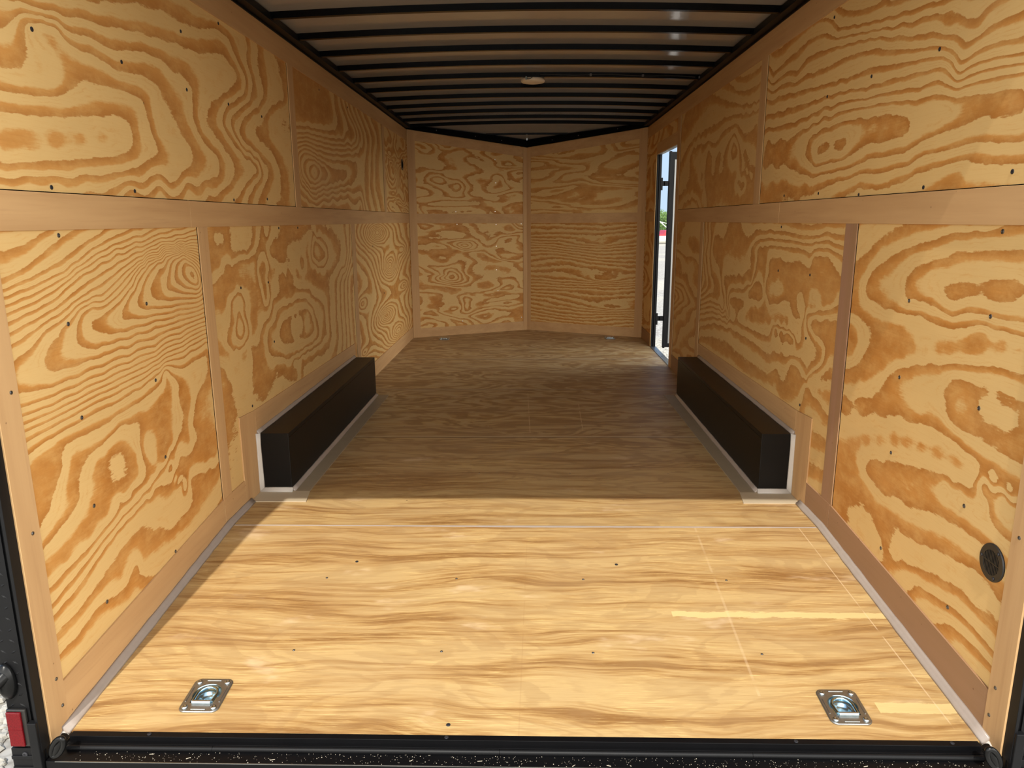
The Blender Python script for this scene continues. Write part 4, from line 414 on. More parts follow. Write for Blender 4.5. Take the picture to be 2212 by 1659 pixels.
 'RL2': [(2.853,1.146,0.5),(2.895,1.147,0.5),(2.938,1.148,0.5),(2.984,1.154,0.5),(3.031,1.159,0.5),(3.07,1.152,0.5),(3.111,1.144,0.5),(3.16,1.141,0.5),(3.211,1.137,0.5),(3.277,1.138,0.5),(3.347,1.139,0.5),(3.421,1.144,0.5),(3.498,1.151,0.5),(3.578,1.152,0.5),(3.661,1.153,0.5),(3.705,1.158,0.5),(3.75,1.163,0.5),(3.785,1.156,0.5),(3.82,1.15,0.5),(3.858,1.152,0.5),(3.897,1.155,0.5),(3.925,1.151,0.5),(3.954,1.148,0.5),(4.0,1.129,0.5),(4.047,1.11,0.5),(4.086,1.095,0.5),(4.126,1.08,0.5),(4.216,1.087,0.5),(4.31,1.094,0.5),(4.382,1.091,0.5),(4.456,1.087,0.5),(4.561,1.091,0.5),(4.67,1.095,0.5),(4.761,1.087,0.5),(4.855,1.078,0.5),(4.856,1.051,0.5),(4.858,1.023,0.5),(2.85,1.112,1.5),(2.907,1.117,1.5),(2.966,1.123,1.5),(2.995,1.129,1.5),(3.025,1.135,1.5),(3.084,1.131,1.5),(3.144,1.127,1.5),(3.207,1.12,1.5),(3.272,1.113,1.5),(3.342,1.117,1.5),(3.416,1.121,1.5),(3.492,1.12,1.5),(3.571,1.12,1.5),(3.654,1.121,1.5),(3.741,1.121,1.5),(3.803,1.117,1.5),(3.868,1.112,1.5),(3.91,1.105,1.5),(3.952,1.098,1.5),(3.989,1.08,1.5),(4.026,1.063,1.5),(4.001,1.042,1.5),(3.976,1.023,1.5),(3.981,0.998,1.5),(3.986,0.974,1.5),(3.991,0.952,1.5),(3.997,0.931,1.5),(4.002,0.909,1.5),(4.008,0.887,1.5),(4.151,0.872,1.5),(4.305,0.856,1.5),(4.428,0.849,1.5),(4.559,0.842,1.5),(2.869,1.077,2.5),(2.919,1.085,2.5),(2.97,1.094,2.5),(3.051,1.093,2.5),(3.136,1.092,2.5),(3.165,1.077,2.5),(3.194,1.061,2.5),(3.229,1.074,2.5),(3.266,1.087,2.5),(3.336,1.089,2.5),(3.409,1.091,2.5),(3.485,1.091,2.5),(3.564,1.09,2.5),(3.647,1.092,2.5),(3.735,1.093,2.5),(3.806,1.086,2.5),(3.88,1.079,2.5),(3.896,1.067,2.5),(3.913,1.055,2.5),(3.843,1.041,2.5),(3.774,1.027,2.5),(3.778,1.001,2.5),(3.781,0.975,2.5),(3.783,0.943,2.5),(3.786,0.911,2.5),(3.78,0.886,2.5),(3.774,0.86,2.5),(3.759,0.836,2.5),(3.745,0.811,2.5),(3.777,0.79,2.5),(3.811,0.768,2.5),(3.888,0.762,2.5),(3.968,0.756,2.5),(5.21,1.188,-3.5),(5.193,1.134,-3.5),(5.176,1.081,-3.5),(5.181,1.022,-3.5),(5.185,0.964,-3.5),(5.16,0.906,-3.5),(5.135,0.849,-3.5),(5.147,0.809,-3.5),(5.159,0.768,-3.5),(5.133,1.189,-2.5),(5.113,1.136,-2.5),(5.093,1.083,-2.5),(5.11,1.025,-2.5),(5.127,0.966,-2.5),(5.093,0.91,-2.5),(5.059,0.855,-2.5),(5.035,0.822,-2.5),(5.011,0.789,-2.5),(5.051,1.189,-1.5),(5.028,1.137,-1.5),(5.005,1.085,-1.5),(5.035,1.047,-1.5),(5.066,1.007,-1.5),(5.027,0.941,-1.5),(4.987,0.875,-1.5),(4.928,0.838,-1.5),(4.87,0.801,-1.5),(4.95,1.19,-0.5),(4.927,1.157,-0.5),(4.904,1.124,-0.5),(4.923,1.069,-0.5),(4.942,1.013,-0.5),(4.91,0.94,-0.5),(4.878,0.868,-0.5),(4.769,0.839,-0.5),(4.664,0.812,-0.5),(4.772,0.773,-0.5),(4.886,0.732,-0.5),(4.792,0.727,-0.5),(4.701,0.721,-0.5),(4.566,0.69,-0.5),(4.438,0.66,-0.5),(4.479,1.192,0.5),(4.447,1.163,0.5),(4.416,1.133,0.5),(4.356,1.138,0.5),(4.297,1.142,0.5),(4.291,1.168,0.5),(4.285,1.193,0.5),(4.712,1.156,0.0),(4.681,1.142,0.0),(4.65,1.129,0.0),(3.213,0.879,3.5),(3.211,0.899,3.5),(3.208,0.919,3.5),(3.162,0.932,3.5),(3.116,0.944,3.5),(3.06,0.941,3.5),(3.005,0.938,3.5),(2.966,0.919,3.5),(2.927,0.9,3.5),(3.003,0.878,3.5),(3.084,0.854,3.5),(3.131,0.854,3.5),(3.18,0.853,3.5),(3.197,0.866,3.5),(3.213,0.879,3.5),(3.133,0.904,4.1),(3.095,0.904,4.1),(3.058,0.905,4.1),(3.748,0.909,3.5),(3.724,0.923,3.5),(3.7,0.938,3.5),(3.614,0.942,3.5),(3.532,0.945,3.5),(3.467,0.938,3.5),(3.404,0.932,3.5),(3.374,0.916,3.5),(3.345,0.901,3.5),(3.427,0.88,3.5),(3.513,0.858,3.5),(3.592,0.842,3.5),(3.675,0.824,3.5),(3.711,0.843,3.5),(3.747,0.863,3.5),(3.747,0.886,3.5),(3.748,0.909,3.5),(3.603,0.893,4.1),(3.563,0.902,4.1),(3.524,0.911,4.1),(4.03,0.842,3.5),(3.991,0.86,3.5),(3.954,0.877,3.5),(3.884,0.88,3.5),(3.817,0.883,3.5),(3.798,0.859,3.5),(3.778,0.837,3.5),(3.819,0.825,3.5),(3.86,0.813,3.5),(3.943,0.828,3.5),(4.03,0.842,3.5),(4.406,0.746,3.5),(4.345,0.759,3.5),(4.287,0.772,3.5),(4.203,0.768,3.5),(4.122,0.764,3.5),(4.174,0.745,3.5),(4.228,0.726,3.5),(4.314,0.729,3.5),(4.403,0.733,3.5),(3.144,1.068,3.5),(3.076,1.069,3.5),(3.011,1.07,3.5),(2.977,1.049,3.5),(2.945,1.029,3.5),(2.956,1.003,3.5),(2.967,0.978,3.5),(3.037,0.977,3.5),(3.111,0.975,3.5),(3.134,0.997,3.5),(3.159,1.02,3.5),(3.151,1.044,3.5),(3.144,1.068,3.5),(3.716,1.007,3.5),(3.649,1.019,3.5),(3.584,1.031,3.5),(3.565,1.021,3.5),(3.547,1.012,3.5),(3.611,1.005,3.5),(3.678,0.998,3.5),(3.388,0.995,3.5),(3.36,1.002,3.5),(3.333,1.009,3.5),(3.283,1.009,3.5),(3.235,1.01,3.5),(3.25,0.982,3.5),(3.264,0.954,3.5),(3.266,0.931,3.5),(3.268,0.908,3.5),(3.295,0.906,3.5),(3.324,0.903,3.5),(3.329,0.928,3.5),(3.335,0.953,3.5),(3.362,0.964,3.5),(3.391,0.974,3.5),(3.277,0.887,2.8),(3.26,0.874,2.8),(3.243,0.861,2.8),(3.224,0.838,2.8),(3.206,0.815,2.8),(3.356,0.853,3.5),(3.337,0.866,3.5),(3.318,0.878,3.5),(3.324,0.841,3.5),(3.331,0.804,3.5),(3.294,0.801,3.5),(3.257,0.798,3.5),(5.118,0.582,2.5),(4.954,0.608,2.5),(4.801,0.633,2.5),(4.626,0.643,2.5),(4.463,0.653,2.5),(4.312,0.664,2.5),(4.17,0.674,2.5),(4.059,0.681,2.5),(3.953,0.687,2.5),(3.845,0.704,2.5),(3.743,0.721,2.5),(3.653,0.723,2.5),(3.566,0.725,2.5),(3.483,0.727,2.5),(3.405,0.729,2.5),(3.336,0.727,2.5),(3.27,0.725,2.5),(5.141,0.531,3.5),(4.961,0.565,3.5),(4.793,0.596,3.5),(4.592,0.615,3.5),(4.406,0.633,3.5),(4.281,0.634,3.5),(4.162,0.636,3.5),(4.07,0.634,3.5),(3.983,0.633,3.5),(3.899,0.63,3.5),(3.818,0.627,3.5),(3.724,0.633,3.5),(3.634,0.639,3.5),(3.505,0.641,3.5),(3.386,0.643,3.5),(3.326,0.648,3.5),(3.268,0.653,3.5),(5.097,0.489,4.5),(4.904,0.528,4.5),(4.726,0.564,4.5),(4.527,0.576,4.5),(4.345,0.586,4.5),(4.196,0.58,4.5),(4.057,0.574,4.5),(3.969,0.569,4.5),(3.884,0.565,4.5),(3.813,0.558,4.5),(3.744,0.553,4.5),(3.676,0.544,4.5),(3.611,0.536,4.5),(5.08,0.411,5.5),(4.912,0.418,5.5),(4.755,0.425,5.5),(4.636,0.427,5.5),(4.522,0.428,5.5),(4.414,0.433,5.5),(4.312,0.437,5.5),(4.211,0.432,5.5),(4.115,0.427,5.5),(4.024,0.425,5.5),(3.937,0.424,5.5),(3.855,0.431,5.5),(3.776,0.438,5.5),(4.438,0.541,5.0),(4.307,0.531,5.0),(4.183,0.521,5.0),(4.089,0.514,5.0),(3.998,0.507,5.0),(3.179,0.818,4.5),(3.168,0.795,4.5),(3.156,0.772,4.5),(3.119,0.753,4.5),(3.082,0.734,4.5),(3.035,0.718,4.5),(2.988,0.702,4.5),(2.989,0.678,4.5),(2.99,0.654,4.5),(3.039,0.625,4.5),(3.09,0.595,4.5),(3.105,0.575,4.5),(3.121,0.554,4.5),(2.836,0.737,5.5),(2.885,0.736,5.5),(2.936,0.734,5.5),(2.997,0.743,5.5),(3.061,0.752,5.5),(3.095,0.764,5.5),(3.13,0.776,5.5),(3.102,0.795,5.5),(3.075,0.815,5.5),(2.967,0.821,5.5),(2.867,0.827,5.5),(3.56,0.698,5.0),(3.477,0.699,5.0),(3.398,0.7,5.0),(3.358,0.691,5.0),(3.318,0.681,5.0),(3.145,0.543,5.5),(3.216,0.546,5.5),(3.289,0.55,5.5),(3.302,0.56,5.5),(3.316,0.571,5.5),(3.267,0.567,5.5),(3.219,0.564,5.5),(3.109,0.531,5.5),(3.04,0.529,5.5),(2.974,0.527,5.5),(2.915,0.532,5.5),(2.858,0.536,5.5),(3.119,0.519,6.5),(3.086,0.501,6.5),(3.052,0.484,6.5),(3.006,0.478,6.5),(2.961,0.472,6.5),(3.343,0.452,5.5),(3.377,0.428,5.5),(3.411,0.403,5.5),(3.336,0.421,5.5),(3.264,0.438,5.5),(3.214,0.474,5.5),(3.165,0.508,5.5),(3.545,0.474,5.5),(3.522,0.488,5.5),(3.499,0.501,5.5),(3.485,0.476,5.5),(3.471,0.45,5.5),(3.093,0.55,6.5),(3.026,0.569,6.5),(2.963,0.587,6.5),(2.913,0.603,6.5),(2.865,0.618,6.5)],
 'RU2': [(4.031,1.971,0),(4.106,1.969,0),(4.184,1.967,0),(4.257,1.966,0),(4.332,1.966,0),(4.413,1.98,0),(4.498,1.994,0),(4.545,2.016,0),(4.592,2.038,0),(4.035,1.914,1),(4.083,1.903,1),(4.132,1.891,1),(4.223,1.896,1),(4.318,1.901,1),(4.42,1.92,1),(4.528,1.94,1),(4.609,1.967,1),(4.693,1.995,1),(4.814,2.018,1),(4.941,2.042,1),(4.044,1.803,2),(4.113,1.805,2),(4.185,1.806,2),(4.26,1.813,2),(4.339,1.82,2),(4.402,1.837,2),(4.467,1.854,2),(4.576,1.87,2),(4.691,1.887,2),(4.817,1.925,2),(4.95,1.966,2),(5.07,1.981,2),(5.196,1.997,2),(4.05,1.792,3),(4.169,1.795,3),(4.295,1.798,3),(4.393,1.8,3),(4.497,1.801,3),(4.605,1.803,3),(4.719,1.804,3),(4.837,1.797,3),(4.962,1.789,3),(5.093,1.781,3),(5.231,1.772,3),(5.379,1.768,3),(5.536,1.764,3),(5.65,1.75,3),(5.768,1.736,3),(5.835,1.713,3),(5.903,1.69,3),(5.953,1.66,3),(6.004,1.63,3),(5.423,1.966,2),(5.512,1.944,2),(5.604,1.922,2),(5.716,1.894,2),(5.832,1.865,2),(5.902,1.851,2),(5.973,1.837,2),(5.93,1.978,2),(5.756,1.998,2),(5.592,2.016,2),(5.434,2.013,2),(5.284,2.01,2),(4.067,1.597,4),(4.161,1.616,4),(4.259,1.637,4),(4.324,1.667,4),(4.391,1.699,4),(4.438,1.724,4),(4.485,1.75,4),(4.571,1.748,4),(4.66,1.746,4),(4.74,1.737,4),(4.822,1.728,4),(4.848,1.707,4),(4.875,1.686,4),(4.972,1.689,4),(5.073,1.692,4),(5.218,1.713,4),(5.372,1.734,4),(5.481,1.731,4),(5.594,1.728,4),(5.639,1.704,4),(5.685,1.679,4),(5.656,1.624,4),(5.626,1.568,4),(5.548,1.518,4),(5.471,1.469,4),(5.353,1.439,4),(5.24,1.411,4),(4.579,1.685,5),(4.627,1.647,5),(4.676,1.608,5),(4.668,1.573,5),(4.66,1.537,5),(4.606,1.504,5),(4.554,1.472,5),(4.445,1.474,5),(4.342,1.477,5),(4.338,1.506,5),(4.335,1.536,5),(4.37,1.582,5),(4.407,1.629,5),(4.45,1.661,5),(4.494,1.693,5),(4.528,1.652,6),(4.539,1.631,6),(4.551,1.609,6),(4.543,1.597,6),(4.535,1.585,6),(4.483,1.595,6),(4.432,1.604,6),(4.458,1.626,6),(4.484,1.648,6),(4.053,1.454,5),(4.12,1.474,5),(4.189,1.494,5),(4.235,1.529,5),(4.282,1.564,5),(4.275,1.58,5),(4.269,1.595,5),(4.328,1.595,4.5),(4.309,1.553,4.5),(4.29,1.511,4.5),(4.205,1.479,4.5),(4.123,1.448,4.5),(4.524,1.436,5),(4.471,1.443,5),(4.419,1.451,5),(4.315,1.446,5),(4.216,1.442,5),(4.175,1.43,5),(4.135,1.417,5),(4.164,1.4,5),(4.193,1.383,5),(4.238,1.366,5),(4.283,1.348,5),(4.364,1.367,5),(4.447,1.387,5),(4.485,1.411,5),(4.524,1.436,5),(4.413,1.425,6),(4.373,1.43,6),(4.333,1.435,6),(4.289,1.421,6),(4.247,1.406,6),(4.274,1.395,6),(4.301,1.384,6),(4.066,1.352,5),(4.129,1.349,5),(4.194,1.345,5),(4.23,1.33,5),(4.266,1.315,5),(5.122,1.665,5),(5.087,1.63,5),(5.052,1.596,5),(4.848,1.623,5),(4.88,1.595,5),(4.912,1.567,5),(4.768,1.484,5),(4.724,1.452,5),(4.681,1.42,5),(4.799,1.401,5),(4.923,1.381,5),(5.073,1.379,5),(5.232,1.378,5),(5.317,1.489,5),(5.166,1.477,5),(5.023,1.467,5),(5.247,1.578,4.5),(5.001,1.551,4.5),(4.777,1.527,4.5),(6.064,1.365,4),(5.93,1.386,4),(5.803,1.406,4),(5.66,1.407,4),(5.523,1.408,4),(5.437,1.391,4),(5.354,1.375,4),(5.285,1.342,4),(5.217,1.31,4),(5.862,1.337,5),(5.72,1.358,5),(5.584,1.378,5),(5.505,1.363,5),(5.428,1.349,5),(5.391,1.327,5),(5.355,1.306,5),(4.09,1.7,4),(4.111,1.678,4),(4.133,1.655,4),(4.245,1.745,3.5),(4.26,1.729,3.5),(4.276,1.712,3.5)],
}


def rbf(points):
    P = np.array([(a, b) for a, b, _ in points], float); v = np.array([c for _, _, c in points], float)
    P, ix = np.unique(P.round(3), axis=0, return_index=True); v = v[ix]
    c0 = P.mean(0); sc = P.std(0).max(); Q = (P-c0)/sc
    def K(a, b):
        d = np.linalg.norm(a[:, None]-b[None], axis=2)+1e-9
        return d
    n = len(Q); A = np.zeros((n+3, n+3)); A[:n, :n] = K(Q, Q)-np.eye(n)*0.006
    A[:n, n] = 1; A[:n, n+1:] = Q; A[n, :n] = 1; A[n+1:, :n] = Q.T
    w = np.linalg.lstsq(A, np.concatenate([v, [0, 0, 0]]), rcond=None)[0]
    return lambda X: K((X-c0)/sc, Q)@w[:n]+w[n]+((X-c0)/sc)@w[n+1:]
def blur(G, n):
    for _ in range(n):
        Pd = np.pad(G, 1, mode='edge'); G = (Pd[1:-1, 1:-1]*2+Pd[:-2, 1:-1]+Pd[2:, 1:-1]+Pd[1:-1, :-2]+Pd[1:-1, 2:])/6
    return G
def bumps(lst, base=(0, 0)):
    def f(X):
        r = X[:, 0]*base[0]+X[:, 1]*base[1]
        for (u, v, su, sv, a) in lst:
            q = np.sqrt(((X[:, 0]-u)/su)**2+((X[:, 1]-v)/sv)**2+0.02)
            r = r+a*np.exp(-q)
        return r
    return f

def panel(name, mat, org, du, dv, u0, u1, v0, v1, nrm, field=None, step=0.012, thick=0.009, parent=None, vlow=None, sm=2):
    """plywood sheet: org + u*du + v*dv, front face on nrm side at the plane; ring = height field for the grain"""
    org, du, dv, nrm = Vector(org), Vector(du), Vector(dv), Vector(nrm)
    if field is None: step = 0.3
    nu = max(2, int((u1-u0)/step)+1); nv = max(2, int((v1-v0)/step)+1)
    U = np.linspace(u0, u1, nu); V = np.linspace(v0, v1, nv)
    X = np.array([(u, v) for v in V for u in U])
    at = np.zeros(len(X))
    if field is not None:
        at = blur(field(X).reshape(nv, nu), sm).ravel()
    # optional sloping lower edge
    def pt(u, v): return org+du*u+dv*v
    mb = MB(); vs = []
    for v in V:
        for u in U:
            vv = v
            if vlow is not None:
                lo = vlow(u); vv = lo+(v-v0)*(v1-lo)/(v1-v0) if lo != v0 else v
            vs.append((pt(u, vv), (u, vv)))
    fs, uvs = [], []
    for j in range(nv-1):
        for i in range(nu-1):
            q = (j*nu+i, j*nu+i+1, (j+1)*nu+i+1, (j+1)*nu+i); fs.append(q); uvs.append([vs[k][1] for k in q])
    pts = [p[0] for p in vs]
    mb.add(pts, fs, uvs, True, at)
    c = [0, nu-1, nv*nu-1, (nv-1)*nu]
    a = [pts[k] for k in c]; b = [p-nrm*thick for p in a]
    uc = [vs[k][1] for k in c]
    mb.add(a+b, [(4, 5, 6, 7), (0, 1, 5, 4), (1, 2, 6, 5), (2, 3, 7, 6), (3, 0, 4, 7)],
           [uc]+[[(uc[i][0]*0.01, uc[i][1])]*4 for i in range(4)], False, [at[k] for k in c]*2)
    o = mb.build(name, mat, parent, fix=False)
    # make the sheet face the room
    me = o.data
    if me.polygons[0].normal.dot(nrm) < 0: me.flip_normals()
    return o

def screw(parent, p, n, r=0.0048, mat='screw', name='screw'):
    """countersunk screw head with a recess, on a surface with normal n"""
    n = Vector(n).normalized(); p = Vector(p)
    mb = MB(); seg = 12
    a = n.orthogonal().normalized(); b = n.cross(a)
    prof = [(r, -0.001), (r*0.97, 0.0007), (r*0.78, 0.0013), (r*0.45, 0.0018), (r*0.12, 0.0020)] if mat == 'screw_bright' else [(r, -0.001), (r, 0.0012), (r*0.8, 0.0019), (r*0.42, 0.0021), (r*0.34, 0.0004)]
    vs = [p+n*h_+(a*math.cos(2*math.pi*k/seg)+b*math.sin(2*math.pi*k/seg))*rr for rr, h_ in prof for k in range(seg)]
    fs = [(i*seg+k, i*seg+(k+1) % seg, (i+1)*seg+(k+1) % seg, (i+1)*seg+k) for i in range(len(prof)-1) for k in range(seg)]
    fs += [tuple(range(seg))[::-1], tuple(range(4*seg, 5*seg))]
    mb.add(vs, fs)
    return mb.build(name, mat, parent)

# ------------------------------------------------------------------ ground outside
GZ = -0.62
g = MB().box(-90, 120, -60, 160, GZ-0.3, GZ).build('ground', 'gravel'); struct(g, 'pale crushed-gravel yard around the trailer', 'ground')

# ------------------------------------------------------------------ side walls
def side(sgn):
    nm = 'wall_left' if sgn < 0 else 'wall_right'
    x = sgn*WX
    mb = MB()
    a, b = sorted((sgn*(WX+0.011), sgn*(1.296 if sgn < 0 else 1.264)))
    if sgn < 0:
        mb.box(a, b, 1.66, YC+0.03, -0.30, 2.20)
    else:
        mb.box(a, b, 1.66, 6.20, -0.30, 2.20); mb.box(a, b, 7.19, YC+0.03, -0.30, 2.20); mb.box(a, b, 6.20, 7.19, 1.83, 2.20); mb.box(a, b, 6.20, 7.19, -0.30, -0.012)
    wl_ = mb.build(nm, 'frame')
    struct(wl_, 'plywood-lined %s side wall of the trailer' % ('left' if sgn < 0 else 'right'), 'wall')
    return wl_
wall_l, wall_r = side(-1), side(1)
NL, NR = (1, 0, 0), (-1, 0, 0)
def wp(side_, mat, y0, y1, z0, z1, field=None, **k):
    x = -WX if side_ == 'L' else WX
    return panel('plywood_panel', mat, (x, 0, 0), (0, 1, 0), (0, 0, 1), y0, y1, z0, z1, NL if side_ == 'L' else NR, field, parent=wall_l if side_ == 'L' else wall_r, **k)
low = lambda y: min(0.0, fz(y))-0.01
TF = {k: rbf(v) for k, v in TRACE.items()}
# left wall
P_LL = wp('L', ply('plywood_left_lower_rear', 1, jag=0.14, thr=0.66, wv=0.30, tint=1.04), YR, 2.83, -0.12, 1.25, TF['LL'], vlow=low, sm=1)
P_LL2 = wp('L', ply('plywood_left_lower_middle', 4, jag=0.20, thr=0.70, wv=0.40, tint=1.0, contrast=0.9), 2.83, 5.27, -0.01, 1.25, TF['LL2'], sm=1)
P_LL3 = wp('L', ply('plywood_left_lower_front', 6, amp=2, ns=(2, 2), jag=0.16, thr=0.52, wv=0.25, fine=0.6), 5.27, YC, -0.01, 1.25,
           bumps([(6.1, 1.13, 0.55, 0.10, 14), (6.6, 0.83, 0.42, 0.13, 13), (6.35, 0.42, 0.5, 0.09, 12), (6.9, 0.20, 0.7, 0.13, 13), (5.45, 0.62, 0.2, 0.06, 5), (5.45, 0.25, 0.2, 0.05, 5), (7.3, 0.95, 0.3, 0.06, 5), (7.3, 0.6, 0.3, 0.05, 5)], (1.0, 5)))
P_LU = wp('L', ply('plywood_left_upper_rear', 2, jag=0.14, thr=0.46, wv=0.45, inv=True, tint=1.02, contrast=0.92), YR, 4.045, 1.25, 2.13, TF['LU'])
P_LU2 = wp('L', ply('plywood_left_upper_middle', 3, jag=0.12, thr=0.42, wv=0.35, inv=True, contrast=0.9, tint=0.97), 4.045, 6.52, 1.25, 2.13, TF['LU2'])
P_LU3 = wp('L', ply('plywood_left_upper_front', 8, amp=16, ns=(1.2, 3.4), jag=0.2, thr=0.45, wv=0.4, warp=0.6, inv=True, tint=0.97), 6.52, YC, 1.25, 2.13)
# right wall
P_RL = wp('R', ply('plywood_right_lower_rear', 11, jag=0.16, thr=0.60, wv=0.38, tint=1.04), YR, 2.80, -0.12, 1.25, TF['RL'], vlow=low)
P_RL2 = wp('R', ply('plywood_right_lower_middle', 12, jag=0.20, thr=0.50, wv=0.45, inv=True, tint=1.0, contrast=0.88), 2.80, 5.20, -0.01, 1.25, TF['RL2'], sm=1)
P_RL3 = wp('R', ply('plywood_right_lower_front', 13, amp=9, ns=(0.7, 2.6), jag=0.2, thr=0.56, wv=0.5, warp=0.5, tint=0.97, contrast=0.82), 5.20, 6.20, -0.01, 1.25,
           bumps([(6.25, 0.62, 0.25, 0.10, 5)]))
P_RU = wp('R', ply('plywood_right_upper_rear', 14, jag=0.14, thr=0.66, wv=0.40, tint=1.02), YR, 3.995, 1.25, 2.13, TF['RU'])
P_RU2 = wp('R', ply('plywood_right_upper_middle', 15, jag=0.20, thr=0.64, wv=0.40, tint=0.97, contrast=0.82), 3.995, 6.20, 1.25, 2.13, TF['RU2'], sm=1)
P_RU3 = wp('R', ply('plywood_right_over_door', 16, amp=8, ns=(0.9, 2.8), jag=0.2, thr=0.5, wv=0.4, inv=True), 6.20, YC, 1.83, 2.13)
P_RF = wp('R', ply('plywood_right_front', 17, amp=10, ns=(0.9, 2.2), jag=0.2, thr=0.5, wv=0.4, inv=True), 7.19, YC, -0.01, 1.83)

# nose walls
def nose(sgn):
    nm = 'wall_front_left' if sgn < 0 else 'wall_front_right'
    A = Vector((sgn*WX, YC, 0)); B = Vector((0, YA, 0)); d = (B-A); Ln = d.length; d.normalize()
    n = Vector((-d.y, d.x, 0));
    if n.y > 0: n = -n
    def top(u): return 2.125+(1.994-2.125)*u/Ln
    mb = MB(); o_ = A-n*0.012
    pb = [o_+Vector((0, 0, -0.3)), o_+d*Ln+Vector((0, 0, -0.3)), o_+d*Ln+Vector((0, 0, top(Ln)+0.09)), o_+Vector((0, 0, 2.21))]
    mb.prism(pb, -n*0.05)
    w = mb.build(nm, 'frame'); struct(w, 'plywood-lined %s half of the V-shaped nose wall' % ('left' if sgn < 0 else 'right'), 'wall')
    if sgn < 0:
        m1 = ply('plywood_nose_left_upper', 21, amp=7, ns=(1.7, 4.0), jag=0.28, thr=0.62, wv=0.5, warp=0.6, tint=1.0)
        m2 = ply('plywood_nose_left_lower', 22, amp=9, ns=(1.6, 5.0), jag=0.30, thr=0.56, wv=0.5, warp=0.4, tint=1.0)
        f1 = bumps([(0.33, 1.66, 0.10, 0.05, 4), (0.55, 1.60, 0.10, 0.08, 4)]); f2 = bumps([(0.62, 0.95, 0.10, 0.06, 4), (0.45, 0.65, 0.12, 0.07, 5), (0.62, 0.3, 0.08, 0.12, 4)])
    else:
        m1 = ply('plywood_nose_right_upper', 23, amp=9, ns=(1.1, 4.4), jag=0.25, thr=0.52, wv=0.5, warp=0.4, inv=True, tint=0.97, contrast=0.85)
        m2 = ply('plywood_nose_right_lower', 24, amp=5, ns=(0.9, 3.4), lin=(0, 24), jag=0.45, thr=0.38, wv=0.3, tint=0.93, fine=1.4)
        f1 = None; f2 = bumps([(0.45, 0.60, 0.35, 0.06, 5), (0.45, 0.98, 0.25, 0.03, 3), (0.35, 0.3, 0.3, 0.04, 4)])
    for m_, f_, z0, z1 in ((m1, f1, 1.24, 2.12), (m2, f2, -0.005, 1.24)):
        nu = 2
        o = panel('plywood_panel', m_, A, d, (0, 0, 1), 0.0, Ln, z0, z1, n, f_, step=0.02, parent=w)
        if z1 > 2:   # trim the sheet to the falling roof line
            for v in o.data.vertices:
                u = (Vector(v.co)-A).dot(d); v.co.z = z0+(v.co.z-z0)*(top(u)-z0)/(z1-z0)
    return A, d, n, Ln, top, w
NLs, NRs = nose(-1), nose(1)

# ------------------------------------------------------------------ trim boards (thin ply battens over the sheet joints)
_tn = [0]
TT = 0.005
def trim(mb, mat, label):
    _tn[0] += 1
    o = mb.build('trim_%d' % _tn[0], mat, bevel=0.0006); struct(o, label, 'trim'); return o
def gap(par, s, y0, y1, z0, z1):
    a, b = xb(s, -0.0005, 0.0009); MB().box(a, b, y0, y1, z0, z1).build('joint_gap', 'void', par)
def xb(s, d0, d1):
    """x-range from the wall face inwards"""
    a, b = (-WX+d0, -WX+d1) if s == 'L' else (WX-d1, WX-d0)
    return a, b
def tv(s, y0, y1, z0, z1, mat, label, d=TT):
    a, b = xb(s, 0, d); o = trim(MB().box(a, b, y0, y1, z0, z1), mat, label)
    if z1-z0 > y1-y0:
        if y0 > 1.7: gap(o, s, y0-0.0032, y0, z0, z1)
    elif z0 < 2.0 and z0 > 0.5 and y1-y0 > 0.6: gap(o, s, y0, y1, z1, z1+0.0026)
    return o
ZB0, ZB1, ZTT = 1.204, 1.299, 2.017
for s, nm in (('L', 'left'), ('R', 'right')):
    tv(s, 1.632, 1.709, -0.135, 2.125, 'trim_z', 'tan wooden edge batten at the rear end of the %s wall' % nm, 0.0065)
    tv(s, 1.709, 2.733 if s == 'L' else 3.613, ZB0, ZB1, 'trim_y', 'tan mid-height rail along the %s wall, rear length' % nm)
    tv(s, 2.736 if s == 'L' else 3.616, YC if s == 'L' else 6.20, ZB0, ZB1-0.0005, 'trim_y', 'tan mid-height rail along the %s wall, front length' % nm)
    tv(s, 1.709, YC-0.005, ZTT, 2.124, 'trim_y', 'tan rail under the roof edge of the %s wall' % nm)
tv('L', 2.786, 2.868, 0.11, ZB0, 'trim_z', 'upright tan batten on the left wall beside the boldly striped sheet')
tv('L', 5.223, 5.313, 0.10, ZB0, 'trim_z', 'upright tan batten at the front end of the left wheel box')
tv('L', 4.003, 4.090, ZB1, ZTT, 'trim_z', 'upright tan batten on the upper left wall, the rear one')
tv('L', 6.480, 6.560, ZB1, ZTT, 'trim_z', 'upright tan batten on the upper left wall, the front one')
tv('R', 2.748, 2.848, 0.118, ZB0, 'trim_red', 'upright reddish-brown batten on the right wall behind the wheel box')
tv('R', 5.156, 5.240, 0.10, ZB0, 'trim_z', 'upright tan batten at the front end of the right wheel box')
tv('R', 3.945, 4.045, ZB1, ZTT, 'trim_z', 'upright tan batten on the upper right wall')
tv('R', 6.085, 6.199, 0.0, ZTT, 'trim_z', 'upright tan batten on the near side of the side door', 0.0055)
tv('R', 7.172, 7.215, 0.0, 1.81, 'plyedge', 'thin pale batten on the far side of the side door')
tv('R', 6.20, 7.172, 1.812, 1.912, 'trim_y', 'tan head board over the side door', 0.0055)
tv('R', 7.215, YC, ZB0, ZB1, 'trim_y', 'short tan rail between the side door and the nose wall')
